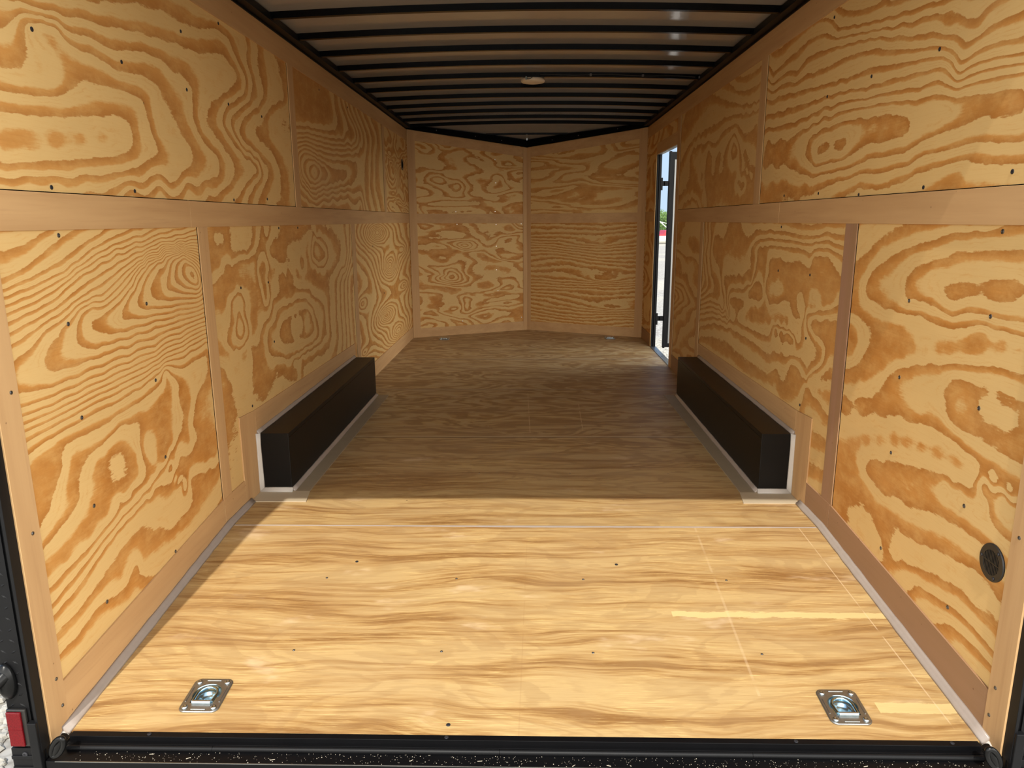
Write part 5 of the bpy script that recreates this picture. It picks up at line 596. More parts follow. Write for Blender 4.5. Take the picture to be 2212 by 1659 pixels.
# nose trims
for (A, d, n, Ln, top, w), nm, dark in ((NLs, 'left', 0), (NRs, 'right', 0)):
    def strip(u0, u1, zz, mat, label, t_=TT):
        z = zz
        p = [A+d*u0+Vector((0, 0, z[0])), A+d*u1+Vector((0, 0, z[1])), A+d*u1+Vector((0, 0, z[2])), A+d*u0+Vector((0, 0, z[3]))]
        p = [q+n*0.0002 for q in p]
        trim(MB().prism(p, n*t_), mat, label)
    strip(0.006, 0.088, (0.0, 0.0, top(0.09), top(0)), 'trim_z', 'upright tan corner batten where the %s wall meets the nose' % nm, 0.0062)
    if nm == 'left': pass
    strip(0.088, Ln-0.045, (ZB0-0.006, ZB0-0.014, ZB1-0.008, ZB1-0.004), 'trim_x', 'tan mid-height rail on the %s half of the nose wall' % nm)
    strip(0.088, Ln-0.045, (top(0.09)-0.10, top(Ln)-0.10, top(Ln)-0.001, top(0.09)-0.001), 'trim_x', 'tan rail under the roof on the %s half of the nose wall' % nm)
    strip(0.088, Ln-0.045, (0.0, 0.0, 0.098, 0.098), 'trim_x', 'tan skirting strip on the %s half of the nose wall' % nm)
_A = NLs[0]+NLs[1]*(NLs[3]-0.05)+NLs[2]*0.0062; _B = NRs[0]+NRs[1]*(NRs[3]-0.05)+NRs[2]*0.0062; _C = Vector((0, YA-0.0005, 0))
_m = MB()
for P_ in (_A, _B):
    _t0, _t1 = 1.999, 1.993
    _m.prism([P_+Vector((0, 0, 0)), _C+Vector((0, -0.0075, 0)), _C+Vector((0, -0.0075, _t1)), P_+Vector((0, 0, _t0))], Vector((0, 0.004, 0)))
trim(_m, 'trim_z', 'upright tan batten down the point of the nose wall')

# ------------------------------------------------------------------ baseboards with sealant beads
def bead(name, path, parent, r=0.020, mat='caulk', n1=None, n2=None, wob=0.0015):
    """concave-free fillet of sealant along a corner; n1, n2 point away from the two faces"""
    mb = MB(); n1, n2 = Vector(n1), Vector(n2); pts = []
    for i in range(len(path)-1):
        a, b = Vector(path[i]), Vector(path[i+1]); k = max(2, int((b-a).length/0.05))
        pts += [a+(b-a)*j/k for j in range(k)]
    pts.append(Vector(path[-1]))
    seg = 5; vs = []; rnd = random.Random(len(pts))
    for p in pts:
        rr = r+rnd.uniform(-wob, wob)
        ring = [p]
        for k in range(seg+1):
            a = math.pi/2*k/seg
            # slightly bulging quarter round
            q = 0.72+0.28*abs(math.cos(2*a))
            ring.append(p+n1*math.cos(a)*rr*q+n2*math.sin(a)*rr*q)
        vs += ring
    m_ = seg+2; fs = []
    for i in range(len(pts)-1):
        for k in range(m_):
            fs.append((i*m_+k, i*m_+(k+1) % m_, (i+1)*m_+(k+1) % m_, (i+1)*m_+k))
    fs += [tuple(range(m_))[::-1], tuple(range((len(pts)-1)*m_, len(pts)*m_))]
    mb.add(vs, fs, smooth=True)
    return mb.build(name, mat, parent)
def bboard(s, segs, mat):
    """segs: list of (y0, y1) ; follows the floor"""
    mb = MB(); a, b = xb(s, 0, 0.0058)
    for y0, y1 in segs:
        ys = [y0]+([YS-0.03] if y0 < YS-0.03 < y1 else [])+[y1]
        for p, q in zip(ys[:-1], ys[1:]):
            def tz(y): return 0.118 if y >= YS-0.06 else 0.112-(YS-0.06-y)*0.079
            z0, z1 = min(fz(p), 0)-0.004, min(fz(q), 0)-0.004
            mb.hexa([(a, p, z0), (b, p, z0), (b, q, z1), (a, q, z1), (a, p, tz(p)), (b, p, tz(p)), (b, q, tz(q)), (a, q, tz(q))])
    o = mb.build('baseboard_left' if s == 'L' else 'baseboard_right', mat, bevel=0.0006)
    struct(o, 'tan wooden skirting strip along the foot of the %s wall' % ('left' if s == 'L' else 'right'), 'baseboard')
    return o
bl = bboard('L', [(1.709, 2.785), (2.788, 3.008), (5.20, YC-0.005)], 'trim_y')
br_ = bboard('R', [(1.709, 2.757), (2.760, 3.008), (5.20, 6.085), (7.215, YC-0.005)], 'trim_red_y')
for s, par in (('L', bl), ('R', br_)):
    sg = 1 if s == 'L' else -1
    xx = -WX+0.0058 if s == 'L' else WX-0.0058
    bead('sealant_bead', [(xx, 1.675, fz(1.675)), (xx, YS, 0), (xx, 3.06, 0)], par, 0.0215, 'caulk', (sg, 0, 0), (0, 0, 1))
    bead('sealant_bead', [(xx, 1.64, fz(1.655)-0.02), (xx, 1.70, fz(1.70))], par, 0.017, 'caulk_white', (sg, 0, 0), (0, 0, 1))

# ------------------------------------------------------------------ floor
HOLES = [(-0.888, 1.82), (0.892, 1.80)]
mb = MB()
def fbox(x0, x1, y0, y1):
    mb.hexa([(x0, y0, fz(y0)-0.019), (x1, y0, fz(y0)-0.019), (x1, y1, fz(y1)-0.019), (x0, y1, fz(y1)-0.019), (x0, y0, fz(y0)), (x1, y0, fz(y0)), (x1, y1, fz(y1)), (x0, y1, fz(y1))])
ya, yb_ = 1.765, 1.855
fbox(-WX, WX, 1.683, ya); fbox(-WX, WX, yb_, YS)
xs = [-WX, -0.888-0.042, -0.888+0.042, 0.892-0.042, 0.892+0.042, WX]
for i in (0, 2, 4): fbox(xs[i], xs[i+1], ya, yb_)
flo = mb
mb2 = MB(); mb2.box(-WX, WX, YS, YC, -0.019, 0)
mb2.prism([(-WX, YC, -0.019), (WX, YC, -0.019), (0, YA, -0.019)], (0, 0, 0.019))
flo.v_off = 0
o_ = len(flo.v); flo.add(mb2.v, mb2.f)
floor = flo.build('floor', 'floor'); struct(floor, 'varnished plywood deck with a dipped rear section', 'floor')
# joint strip where the deck dips
mb = MB(); rnd = random.Random(3)
n = 60; pts = []
for i in range(n+1):
    x = -WX+0.03+(2*WX-0.06)*i/n; w_ = 0.003+0.0045*math.exp(-((x-0.05)/0.55)**2)+rnd.uniform(-0.0008, 0.0008)
    pts.append((x, w_))
vs = []; fs = []
for x, w_ in pts: vs += [(x, YS-w_*1.3, 0.0003-0.0006), (x, YS-w_*0.3, 0.0026), (x, YS+w_*0.9, 0.0004)]
for i in range(n): a = i*3; fs += [(a, a+3, a+4, a+1), (a+1, a+4, a+5, a+2)]
mb.add(vs, fs, smooth=True); mb.build('sealant_bead', 'caulk', floor)
mbx = MB()
for (x, y, r) in ((-0.62, 2.53, 0.007), (0.35, 2.52, 0.006), (-0.19, 1.72, 0.008)):
    screw(floor, (x, y, fz(y)), (0, -SL, 1), 0.006, 'screw_dark', 'nail_head')
for x in (-0.72, -0.24, 0.24, 0.72):
    for y in (2.02, 2.42, 3.45, 4.3):
        screw(floor, (x+0.02*math.sin(9*x+y), y, fz(y)), (0, 0, 1), 0.0042, 'screw_bright' if y > 3 else 'screw', 'nail_head')

# ------------------------------------------------------------------ wheel boxes, floor pads and surround
def wheelbox(s):
    sg = 1 if s == 'L' else -1; nm = 'left' if s == 'L' else 'right'
    X0 = -WX if s == 'L' else WX
    fx = lambda d: X0+sg*d
    root = empty('wheel_box', (X0, 4.14, 0))
    tag(root, 'long low black steel wheel box against the %s wall' % nm, 'wheel box')
    def part(name, m_, mat, bevel=0.0):
        o = m_.build(name, mat, root, bevel); o.matrix_parent_inverse = Matrix.Translation(-root.location); return o
    mb = MB(); a, b = sorted((fx(0.001), fx(0.150)))
    mb.box(a, b, 3.187, 5.095, 0.0, 0.281)
    part('shell', mb, 'box', 0.0022)
    mb = MB(); a, b = sorted((fx(0.150), fx(0.1512))); mb.box(a, b, 3.2, 5.09, 0.26, 0.2615); part('seam', mb, 'black_matte')
    # sealant
    r = 0.010
    b1 = bead('sealant_bead', [(fx(0.150), 3.187, 0.0052), (fx(0.150), 5.095, 0.0052)], root, 0.017, 'caulk', (sg, 0, 0), (0, 0, 1))
    b2 = bead('sealant_bead', [(fx(0.006), 3.187, 0.0052), (fx(0.155), 3.187, 0.0052)], root, 0.019, 'caulk_white', (0, -1, 0), (0, 0, 1))
    b3 = bead('sealant_bead', [(fx(0.0055), 3.187, 0.0), (fx(0.0055), 3.187, 0.283)], root, 0.017, 'caulk_white', (0, -1, 0), (sg, 0, 0))
    b4 = bead('sealant_bead', [(fx(0.0055), 3.187, 0.281), (fx(0.0055), 5.095, 0.281)], root, 0.015, 'caulk', (0, 0, 1), (sg, 0, 0))
    for b_ in (b1, b2, b3, b4): b_.matrix_parent_inverse = Matrix.Translation(-root.location)
    # wooden pads on the deck
    a, b = sorted((fx(0.150), fx(0.255)))
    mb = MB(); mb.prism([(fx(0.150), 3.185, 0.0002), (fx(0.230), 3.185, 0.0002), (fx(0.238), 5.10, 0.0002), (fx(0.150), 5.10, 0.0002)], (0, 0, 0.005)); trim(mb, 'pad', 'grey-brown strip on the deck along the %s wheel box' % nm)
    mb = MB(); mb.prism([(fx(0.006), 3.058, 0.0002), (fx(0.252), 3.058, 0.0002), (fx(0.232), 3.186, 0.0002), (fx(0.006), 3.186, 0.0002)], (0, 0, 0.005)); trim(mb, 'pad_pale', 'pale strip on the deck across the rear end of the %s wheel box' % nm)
    a, b = xb(s, 0, 0.0056)
    mb = MB(); mb.prism([(a, 3.010, 0.0), (a, 3.187, 0.0), (a, 3.187, 0.390), (a, 3.010, 0.402)], (b-a, 0, 0)); trim(mb, 'trim_z', 'upright wooden strip on the %s wall just behind the wheel box' % nm)
    mb = MB(); mb.prism([(a, 3.189, 0.27), (a, 5.14, 0.27), (a, 5.14, 0.372), (a, 3.189, 0.390)], (b-a, 0, 0)); trim(mb, 'trim_y', 'wooden strip on the %s wall along the top of the wheel box' % nm)
    return root
wheelbox('L'); wheelbox('R')

# ------------------------------------------------------------------ recessed tie-down rings
def ring_anchor():
    root = empty('tie_down_ring')
    # face plate with rounded corners and a round pan opening
    wx, wy, rc, seg = 0.056, 0.067, 0.020, 40
    out = []
    for i in range(seg):
        a = 2*math.pi*i/seg
        cx = math.copysign(wx-rc, math.cos(a)) if abs(math.cos(a)) > 1e-6 else 0
        cy = math.copysign(wy-rc, math.sin(a)) if abs(math.sin(a)) > 1e-6 else 0
        out.append((cx+rc*math.cos(a), cy+rc*math.sin(a)))
    # re-sample so that outer and inner rings pair up
    def inner(i, r, cyo=0.004):
        a = 2*math.pi*i/seg
        x, y = r*math.cos(a), r*math.sin(a)
        if y < -r*0.55: y = -r*0.95+0.0*(abs(x)/r); x = x*1.05
        return (x, y+cyo)
    zp = 0.0035
    mb = MB(); vs = []
    rings = [([(x, y) for x, y in out], 0.0), ([(x, y) for x, y in out], zp*0.6), ([(x*0.965, y*0.972) for x, y in out], zp)]
    for pts, z in rings: vs += [(x, y, z) for x, y in pts]
    for r, z in ((0.0395, zp), (0.0375, zp-0.0025), (0.0345, -0.007), (0.029, -0.0095), (0.0255, -0.0085), (0.022, -0.009), (0.019, -0.0155), (0.012, -0.018), (0.004, -0.0185)):
        vs += [(*inner(i, r), z) for i in range(seg)]
    R_ = 12
    fs = [(j*seg+k, j*seg+(k+1) % seg, (j+1)*seg+(k+1) % seg, (j+1)*seg+k) for j in range(R_-1) for k in range(seg)]
    fs.append(tuple(range((R_-1)*seg, R_*seg)))
    # plate and pan as separate parts
    pl = MB().add(vs[:4*seg], [f for f in fs if max(f) < 4*seg], smooth=False)
    for sx_ in (-1, 1):   # pressed ribs on the plate
        pl.tube([(sx_*0.0475, -0.028, zp), (sx_*0.0475, 0.028, zp)], 0.0018, 8)
        pl.tube([(-0.020, sx_*0.0575, zp), (0.020, sx_*0.0575, zp)], 0.0018, 8)
    pl.build('face_plate', 'zinc_dull', root)
    pa = MB().add(vs[3*seg:], [tuple(i-3*seg for i in f) for f in fs if min(f) >= 3*seg], smooth=True)
    pa.build('pan', 'zinc_blue', root)
    d = MB(); pts = []
    pts = [(-0.0265, -0.030, zp+0.002)]
    for k in range(17):
        a = math.pi*(1-k/16); pts.append((0.0285*math.cos(a), 0.004+0.0285*math.sin(a), zp-0.0015))
    pts.append((0.0265, -0.030, zp+0.002))
    d.tube(pts, 0.0042, 10); d.build('ring', 'zinc_blue', root)
    b = MB().tube([(-0.026, -0.033, zp+0.0035), (0.026, -0.033, zp+0.0035)], 0.0055, 12); b.build('hinge_bar', 'zinc', root)
    for sx_ in (-1, 1):
        for sy_ in (-1, 1):
            c = (sx_*0.0405, sy_*0.050, zp)
            m_ = MB().lathe([(0.0085, 0), (0.0083, 0.0022), (0.0068, 0.0042), (0.004, 0.005), (0.002, 0.0036)], c, 'z', 16)
            m_.build('screw', 'zinc', root)
    for k in range(7):
        if k == 0: st = MB()
        st.box(-0.012+k*0.004, -0.012+k*0.004+0.0014, -0.0645, -0.0615, zp-0.0002, zp+0.0005)
    st.build('stamped_marks', 'zinc', root)
    return root
ra = ring_anchor()
specs = [(-0.888, 1.820, 'shiny zinc tie-down ring recessed in the sunlit deck, rear left', True),
         (0.892, 1.800, 'shiny zinc tie-down ring recessed in the sunlit deck, rear right', True),
         (-0.871, 7.655, 'small dim tie-down ring at the foot of the left half of the nose wall', False),
         (0.875, 7.69, 'small tie-down ring at the foot of the right half of the nose wall', False)]
for i, (x, y, lab, rear) in enumerate(specs):
    o = ra if i == 0 else copy_tree(ra)
    o.location = (x, y, fz(y)+(0.0008 if rear else 0.0))
    o.rotation_euler = (math.atan(SL) if rear else 0, 0, 0)
    tag(o, lab, 'tie-down ring', 'recessed tie-down rings in the deck')
# shallow dishes for the front pair (their deck is closed underneath)
for o in bpy.data.objects:
    if o.name.startswith('tie_down_ring') and o.location.y > 5:
        o.location.z = 0.004
        for ch in o.children:
            if ch.name.startswith('pan'):
                ch.scale = (1, 1, 0.18)

# ------------------------------------------------------------------ ceiling
mb = MB(); xs = [(-WX-0.01)+(2*WX+0.02)*i/24 for i in range(25)]; ys = [1.50+0.25*i for i in range(25)]+[YC]
vs = [(x, y, zbow(x)+0.030) for y in ys for x in xs]; nx = len(xs)
fs = [(j*nx+i, j*nx+i+1, (j+1)*nx+i+1, (j+1)*nx+i) for j in range(len(ys)-1) for i in range(nx-1)]
o_ = len(vs)
for x in xs:
    yv = YC+0.02+(YA+0.03-YC)*(1-abs(x)/(WX+0.01)); t_ = (yv-YC)/(YA-YC)
    vs.append((x, yv, zbow(x)+0.030-0.118*t_))
j = len(ys)-1
fs += [(j*nx+i, j*nx+i+1, o_+i+1, o_+i) for i in range(nx-1)]
top_ = [(x, y, z+0.02) for x, y, z in vs]
mb.add(vs, fs, smooth=True); mb.add(top_, fs, smooth=True)
ceil = mb.build('ceiling', 'roof', fix=False); struct(ceil, 'arched grey roof sheet over black roof bows', 'ceiling')
for p_ in ceil.data.polygons: pass
def bow(y, zoff=0.0, x0=-1.19, x1=1.19):
    mb = MB(); n = 28; w_, h_ = 0.028, 0.030
    for i in range(n):
        a = x0+(x1-x0)*i/n; b = x0+(x1-x0)*(i+1)/n; za, zb = zbow(a)+zoff, zbow(b)+zoff
        # hat section: near flange, web, bottom, far web
        vs = [(a, y, za+h_), (a, y, za), (a, y+w_, za), (a, y+w_, za+h_), (b, y, zb+h_), (b, y, zb), (b, y+w_, zb), (b, y+w_, zb+h_)]
        mb.add(vs, [(0, 1, 5, 4), (1, 2, 6, 5), (2, 3, 7, 6)])
        if i == 0: mb.add(vs[:4], [(0, 1, 2, 3)])
        if i == n-1: mb.add(vs[4:], [(0, 1, 2, 3)])
    return mb.build('roof_bow', 'black_matte', ceil)
for k in range(-4, 11): bow(3.662+0.4064*k)
bow(8.125, -0.062, -0.43, 0.43)
# roof edge rails
for s in ('L', 'R'):
    mb = MB(); a, b = xb(s, -0.005, 0.010); mb.box(a, b, 1.60, YC, 2.1245, 2.165)
    a, b = xb(s, 0.010, 0.050); mb.box(a, b, 1.60, YC-0.02, 2.134, 2.142)
    a, b = xb(s, 0.045, 0.050); mb.box(a, b, 1.60, YC-0.02, 2.142, 2.165)
    mb.build('edge_rail', 'black', ceil)
for (A, d, n, Ln, top, w) in (NLs, NRs):
    mb = MB()
    p = [A+Vector((0, 0, 2.124)), A+d*Ln+Vector((0, 0, 1.9935)), A+d*Ln+Vector((0, 0, 2.066)), A+Vector((0, 0, 2.17))]
    mb.prism([q-n*0.002 for q in p], n*0.022)
    o = mb.build('nose_rail', 'black_matte', ceil)
    for u in (0.32, 0.75, 1.05):
        q = A+d*u+Vector((0, 0, top(u)+0.032))+n*0.020
        screw(o, q, n, 0.005, 'screw')
# rear header of the door opening, rails above
# ------------------------------------------------------------------ ceiling light, cable
lt = empty('ceiling_light', (0.052, 5.372, 2.165))
tag(lt, 'cream oval plastic ceiling light hanging off a black roof bow', 'light')
MB().lathe([(0.060, 0.012), (0.079, 0.004), (0.083, -0.004), (0.083, -0.012), (0.077, -0.019), (0.05, -0.024), (0.02, -0.0255)], (0, 0, 0), 'z', 40).build('lens', 'lamp', lt)
MB().lathe([(0.05, 0.032), (0.05, 0.012)], (0, 0, 0), 'z', 24).build('base', 'lamp', lt)
MB().tube([(-0.045, -0.073, -0.004), (-0.036, -0.086, -0.012), (-0.02, -0.087, -0.010), (-0.005, -0.084, 0.0)], 0.0022, 8).build('wire', 'plastic', lt)
MB().lathe([(0.006, 0.010), (0.0075, 0.0), (0.004, -0.012)], (-0.046, -0.080, -0.003), 'z', 12).build('wire_nut', flat('grey_wire_connector', (0.25, 0.33, 0.36), 0.5), lt)
yb5 = 3.662+0.4064*4
cab = empty('lighting_cable', (0.6, yb5-0.004, 2.175)); tag(cab, 'thin black cable clipped along a roof bow right of the ceiling light', 'cable')
pts = [(x-0.6, -0.002+0.001*math.sin(9*x), zbow(x)+0.012+0.003*math.sin(14*x)-2.175) for x in [0.10+0.04*i for i in range(27)]]
MB().tube(pts, 0.0028, 8).build('cord', 'plastic', cab)
for x in (0.44, 0.79, 1.17): MB().box(x-0.6-0.007, x-0.6+0.007, -0.007, 0.004, zbow(x)+0.005-2.175, zbow(x)+0.020-2.175).build('clip', flat('grey_clip', (0.10, 0.10, 0.10), 0.5), cab, 0.001)

# ------------------------------------------------------------------ wall vents
def vent(x, y, z, nsgn, r, label, detailed=True):
    root = empty('wall_vent', (x, y, z)); tag(root, label, 'vent')
    s_ = nsgn
    a = 0.005
    ring = MB()
    prof = [(r, 0), (r, a*0.5), (r*0.96, a), (r*0.66, a), (r*0.66, 0.0)]
    seg = 48; vs = []
    for rr, h_ in prof:
        vs += [(s_*h_, rr*math.cos(2*math.pi*k/seg), rr*math.sin(2*math.pi*k/seg)) for k in range(seg)]
    ring.add(vs, [(i*seg+k, i*seg+(k+1) % seg, (i+1)*seg+(k+1) % seg, (i+1)*seg+k) for i in range(4) for k in range(seg)])
    ring.build('flange', 'plastic', root)
    MB().add([(s_*0.0006, r*0.68*math.cos(2*math.pi*k/seg), r*0.68*math.sin(2*math.pi*k/seg)) for k in range(seg)], [tuple(range(seg))]).build('opening', 'void', root, fix=False)
    if detailed:
        sl_ = MB(); R_ = r*0.66
        for k in range(-5, 6):
            yy = k*R_/5.6; hh = math.sqrt(max(0, R_*R_-yy*yy))
            x0, x1 = sorted((s_*0.0008, s_*0.0044))
            sl_.box(x0, x1, yy-0.0011, yy+0.0011, -hh, hh)
        x0, x1 = sorted((s_*0.001, s_*0.0046))
        sl_.box(x0, x1, -R_, R_, -0.0012, 0.0012)
        o = sl_.build('grille', 'plastic', root)
        for ang in (125, 5, 245):
            c = (s_*a, r*0.82*math.cos(math.radians(ang)), r*0.82*math.sin(math.radians(ang)))
            m_ = MB().lathe([(0.0045, 0), (0.0043, 0.0015*s_), (0.002, 0.0022*s_)], c, 'x', 12); m_.build('screw', 'screw_dark', root)
    return root
vent(WX, 1.772, 0.356, -1, 0.050, 'round black plastic grille vent low on the right wall near the rear')
vent(-WX, 7.456, 1.760, 1, 0.053, 'round black vent hole high on the left wall by the nose', False)

# ------------------------------------------------------------------ screws on the plywood (parts of their sheets)
def scr(parent, lst, s, mat='screw_dark', r=0.0062, off=0.0):
    x = -WX+off if s == 'L' else WX-off
    for y, z in lst: screw(parent, (x, y, z), NL if s == 'L' else NR, r, mat)
scr(P_LU, [(1.962, 1.697), (2.378, 1.702), (2.814, 1.693), (3.194, 1.699), (3.582, 1.701), (1.954, 1.313), (2.37, 1.319), (3.166, 1.313), (3.573, 1.328), (2.81, 1.889), (3.16, 2.0)], 'L')
scr(P_LL, [(1.956, 1.190), (2.363, 0.964), (1.945, 0.955), (2.366, 0.708), (1.948, 0.692), (2.373, 0.437), (1.949, 0.43), (1.948, 0.129), (2.369, 0.09)], 'L', 'screw')
scr(P_LL2, [(3.16, 0.944), (3.707, 1.191), (4.013, 1.19), (3.177, 0.413), (3.5, 0.94), (3.52, 0.65)], 'L')
scr(P_LL3, [(5.913, 1.028), (6.3, 0.62)], 'L')
scr(P_LU2, [(4.6, 1.985), (5.3, 1.985)], 'L')
scr(P_RU, [(2.321, 1.701), (2.757, 1.705), (3.146, 1.699), (1.91, 1.333), (2.325, 1.313), (2.771, 1.306), (3.155, 1.324), (3.573, 1.328), (3.139, 1.99)], 'R')
scr(P_RL, [(1.916, 1.188), (2.334, 0.969), (1.918, 0.973), (2.341, 0.722), (1.914, 0.729), (2.341, 0.468), (1.92, 0.451), (2.338, 0.13), (1.932, 0.139)], 'R', 'screw')
scr(P_RL2, [(3.173, 0.989), (3.161, 0.719), (3.167, 0.421), (3.58, 1.185), (3.58, 0.98)], 'R')
for s in ('L', 'R'):
    tr = [o for o in bpy.data.objects if o.get('label', '').startswith('tan wooden edge batten at the rear end of the %s' % ('left' if s == 'L' else 'right'))][0]
    scr(tr, [(1.683, 0.826), (1.681, 0.465), (1.683, 0.054), (1.691, -0.03), (1.683, 1.15), (1.683, 1.5)], s, 'screw', 0.005, 0.0065)
A, d, n, Ln, top, w = NLs
def nose_pt(u, z): return A+d*u+Vector((0, 0, z))
for ch in w.children:
    up = max(v.co.z for v in ch.data.vertices) > 1.5
    for px, z in ([(0.98, 1.86), (0.985, 1.62), (0.52, 1.315), (0.975, 1.318)] if up else [(0.53, 1.185), (0.985, 1.18), (1.29, 1.185), (0.985, 0.945), (0.985, 0.69), (1.0, 0.46), (0.57, 0.145), (1.29, 0.145)]):
        screw(ch, nose_pt(px, z), n, 0.0065, 'screw_bright')

# ------------------------------------------------------------------ rear door frame, sill, corner fittings
fr = empty('door_1', (0, 1.62, 0)); struct(fr, 'black steel frame around the open rear of the trailer', 'door frame')
def fpart(m_, name, mat, bevel=0.0):
    o = m_.build(name, mat, fr, bevel); o.matrix_parent_inverse = Matrix.Translation(-fr.location); return o
def tread(mb, x, yface, z, ln=0.016, tilt=1):
    """raised diamond of tread plate on a rear-facing plate"""
    d_ = Vector((math.cos(tilt*0.55), 0, math.sin(tilt*0.55))); q = Vector((-d_.z, 0, d_.x)); c = Vector((x, yface, z))
    mb.add([c-d_*ln, c-q*0.0030, c+d_*ln, c+q*0.0030, c+Vector((0, -0.0022, 0))], [(0, 1, 4), (1, 2, 4), (2, 3, 4), (3, 0, 4)], smooth=False)
for sg in (-1, 1):
    a, b = sorted((sg*1.221, sg*1.296))
    fpart(MB().box(a, b, 1.615, 1.66, -0.30, 2.24), 'corner_post', 'frame', 0.003)
    # inner return strip, slightly proud
    a, b = sorted((sg*1.2185, sg*1.226)); fpart(MB().box(a, b, 1.600, 1.634, -0.10, 2.20), 'jamb_strip', 'frame', 0.001)
    # tread plate on the rear face
    a, b = sorted((sg*1.240, sg*1.297))
    mb = MB().box(a, b, 1.609, 1.616, -0.085, 2.24)
    r0 = 0
    z = -0.06
    while z < 1.2:
        for c_ in (0, 1):
            xx = sg*(1.256+0.026*c_); tread(mb, xx, 1.609, z+0.0*c_, 0.0085, -1 if (r0+c_) % 2 else 1)
        z += 0.030; r0 += 1
    fpart(mb, 'tread_plate', 'frame')
    mb = MB()
    a, b = sorted((sg*1.222, sg*1.297)); mb.box(a, b, 1.598, 1.616, -0.34, -0.088)
    for k in range(7): mb.box(a, b, 1.5945, 1.598, -0.118-k*0.032, -0.108-k*0.032)
    o = fpart(mb, 'ribbed_corner_plate', 'frame', 0.001)
    screw(o, Vector((sg*1.262, 1.597, -0.105)), (0, -1, 0), 0.007, 'screw_dark')
    screw(o, Vector((sg*1.236, 1.607, -0.02)), (0, -1, 0), 0.006, 'zinc_dull')
    # flat hinge plate rising beside the sill
    a, b = sorted((sg*1.2195, sg*1.242)); fpart(MB().box(a, b, 1.592, 1.609, -0.34, -0.012), 'hinge_plate', 'frame', 0.002)
fpart(MB().box(-1.221, 1.221, 1.60, 1.66, 2.085, 2.24), 'header', 'frame', 0.003)
# sill
mb = MB()
mb.box(-1.19, 1.19, 1.665, 1.685, fz(1.68)-0.014, fz(1.68)+0.0005)
sill = fpart(mb, 'sill_flange', 'black', 0.001)
for x in (-0.98, -0.19, 0.72, 1.12): screw(sill, (x, 1.675, fz(1.68)+0.0005), (0, 0, 1), 0.0055, 'screw_dark')
mb = MB(); mb.box(-1.19, 1.19, 1.653, 1.667, -0.135, -0.116)
fpart(mb, 'sill_step', 'black', 0.001)
for x0, x1 in ((-1.185, -0.80), (-0.799, -0.05), (-0.049, 0.60), (0.601, 1.185)):
    mb = MB(); mb.tube([(x0, 1.647, -0.1225), (x1, 1.647, -0.1225)], 0.0072, 14); fpart(mb, 'hinge_tube', 'frame')
mb = MB(); mb.box(-1.215, 1.215, 1.600, 1.660, -0.34, -0.1275)
fpart(mb, 'sill_beam', 'black', 0.0015)
mb = MB(); mb.box(-1.19, 1.19, 1.5995, 1.6015, -0.1285, -0.1268); fpart(mb, 'edge_highlight', M['zinc_dull'])  # thin paler strip painted in as the highlight along the beam's edge
# wood dust and chips lying in the sill
mb = MB(); rnd = random.Random(5); zt = -0.1272
for i in range(620):
    x = rnd.uniform(-1.15, 1.18); y = 1.603+0.036*rnd.random()**0.8; r = rnd.choice([0.0004, 0.0004, 0.0006, 0.0009])*rnd.uniform(0.7, 1.4)
    mb.add([(x-r, y-r, zt), (x+r, y-r, zt), (x+r, y+r, zt), (x-r, y+r, zt), (x, y, zt+r*1.2)], [(0, 1, 4), (1, 2, 4), (2, 3, 4), (3, 0, 4)])
for i in range(10):
    x = rnd.uniform(-1.0, 1.1); y = rnd.uniform(1.606, 1.63); a_ = rnd.uniform(0, 3)
    dx, dy = 0.006*math.cos(a_), 0.004*math.sin(a_)
    mb.add([(x-dx, y-dy, zt+0.0003), (x+dx, y+dy, zt+0.0003), (x+dx+0.001, y+dy+0.0015, zt+0.0012), (x-dx, y-dy+0.0015, zt+0.0012)], [(0, 1, 2, 3)])
o = mb.build('sawdust', flat('pale_sawdust', (0.34, 0.30, 0.23), 0.9)); tag(o, 'pale specks of wood dust lying in the black rear sill', 'sawdust', None, 'stuff')

# ---- corner fittings
def bumper_loop(x, sg, label):
    root = empty('cable_guide', (x, 1.604, -0.088)); tag(root, label, 'cable guide', 'black cable guides at the sill ends')
    ax_ = Vector((sg*0.50, 0.0, 0.80)).normalized(); bx_ = Vector((ax_.z, 0, -ax_.x))
    mb = MB(); pts = []
    for k in range(28):
        a = 2*math.pi*k/28
        pts.append(ax_*(0.034*math.sin(a))+bx_*(0.0125*math.cos(a))+Vector((0, -0.004*math.sin(a), 0)))
    mb.tube(pts, 0.0068, 12, closed=True); mb.build('loop', 'rubber', root)
    mb = MB(); mb.tube([ax_*-0.026+Vector((0, 0.006, 0)), ax_*0.0+Vector((0, 0.004, 0)), ax_*0.030+Vector((0, 0.012, 0))], [0.008, 0.0105, 0.010], 14); mb.build('plug', 'rubber', root)
    return root
bumper_loop(-1.180, 1, 'black oval rubber loop in the left corner of the rear sill')
bumper_loop(1.180, -1, 'black oval rubber loop in the right corner of the rear sill')
rf = empty('reflector', (-1.2725, 1.609, -0.033)); tag(rf, 'red rectangular reflector on the black tread-plate post, left of the opening', 'reflector')
MB().box(-0.024, 0.026, -0.009, 0.0, -0.052, 0.055).build('housing', 'plastic', rf, 0.003)
m_ = MB().box(-0.0215, 0.016, -0.0145, -0.008, -0.0475, 0.050); m_.build('lens', 'red', rf, 0.002)
MB().box(-0.0215, 0.016, -0.0150, -0.0143, 0.0, 0.0015).build('centre_rib', 'red', rf)
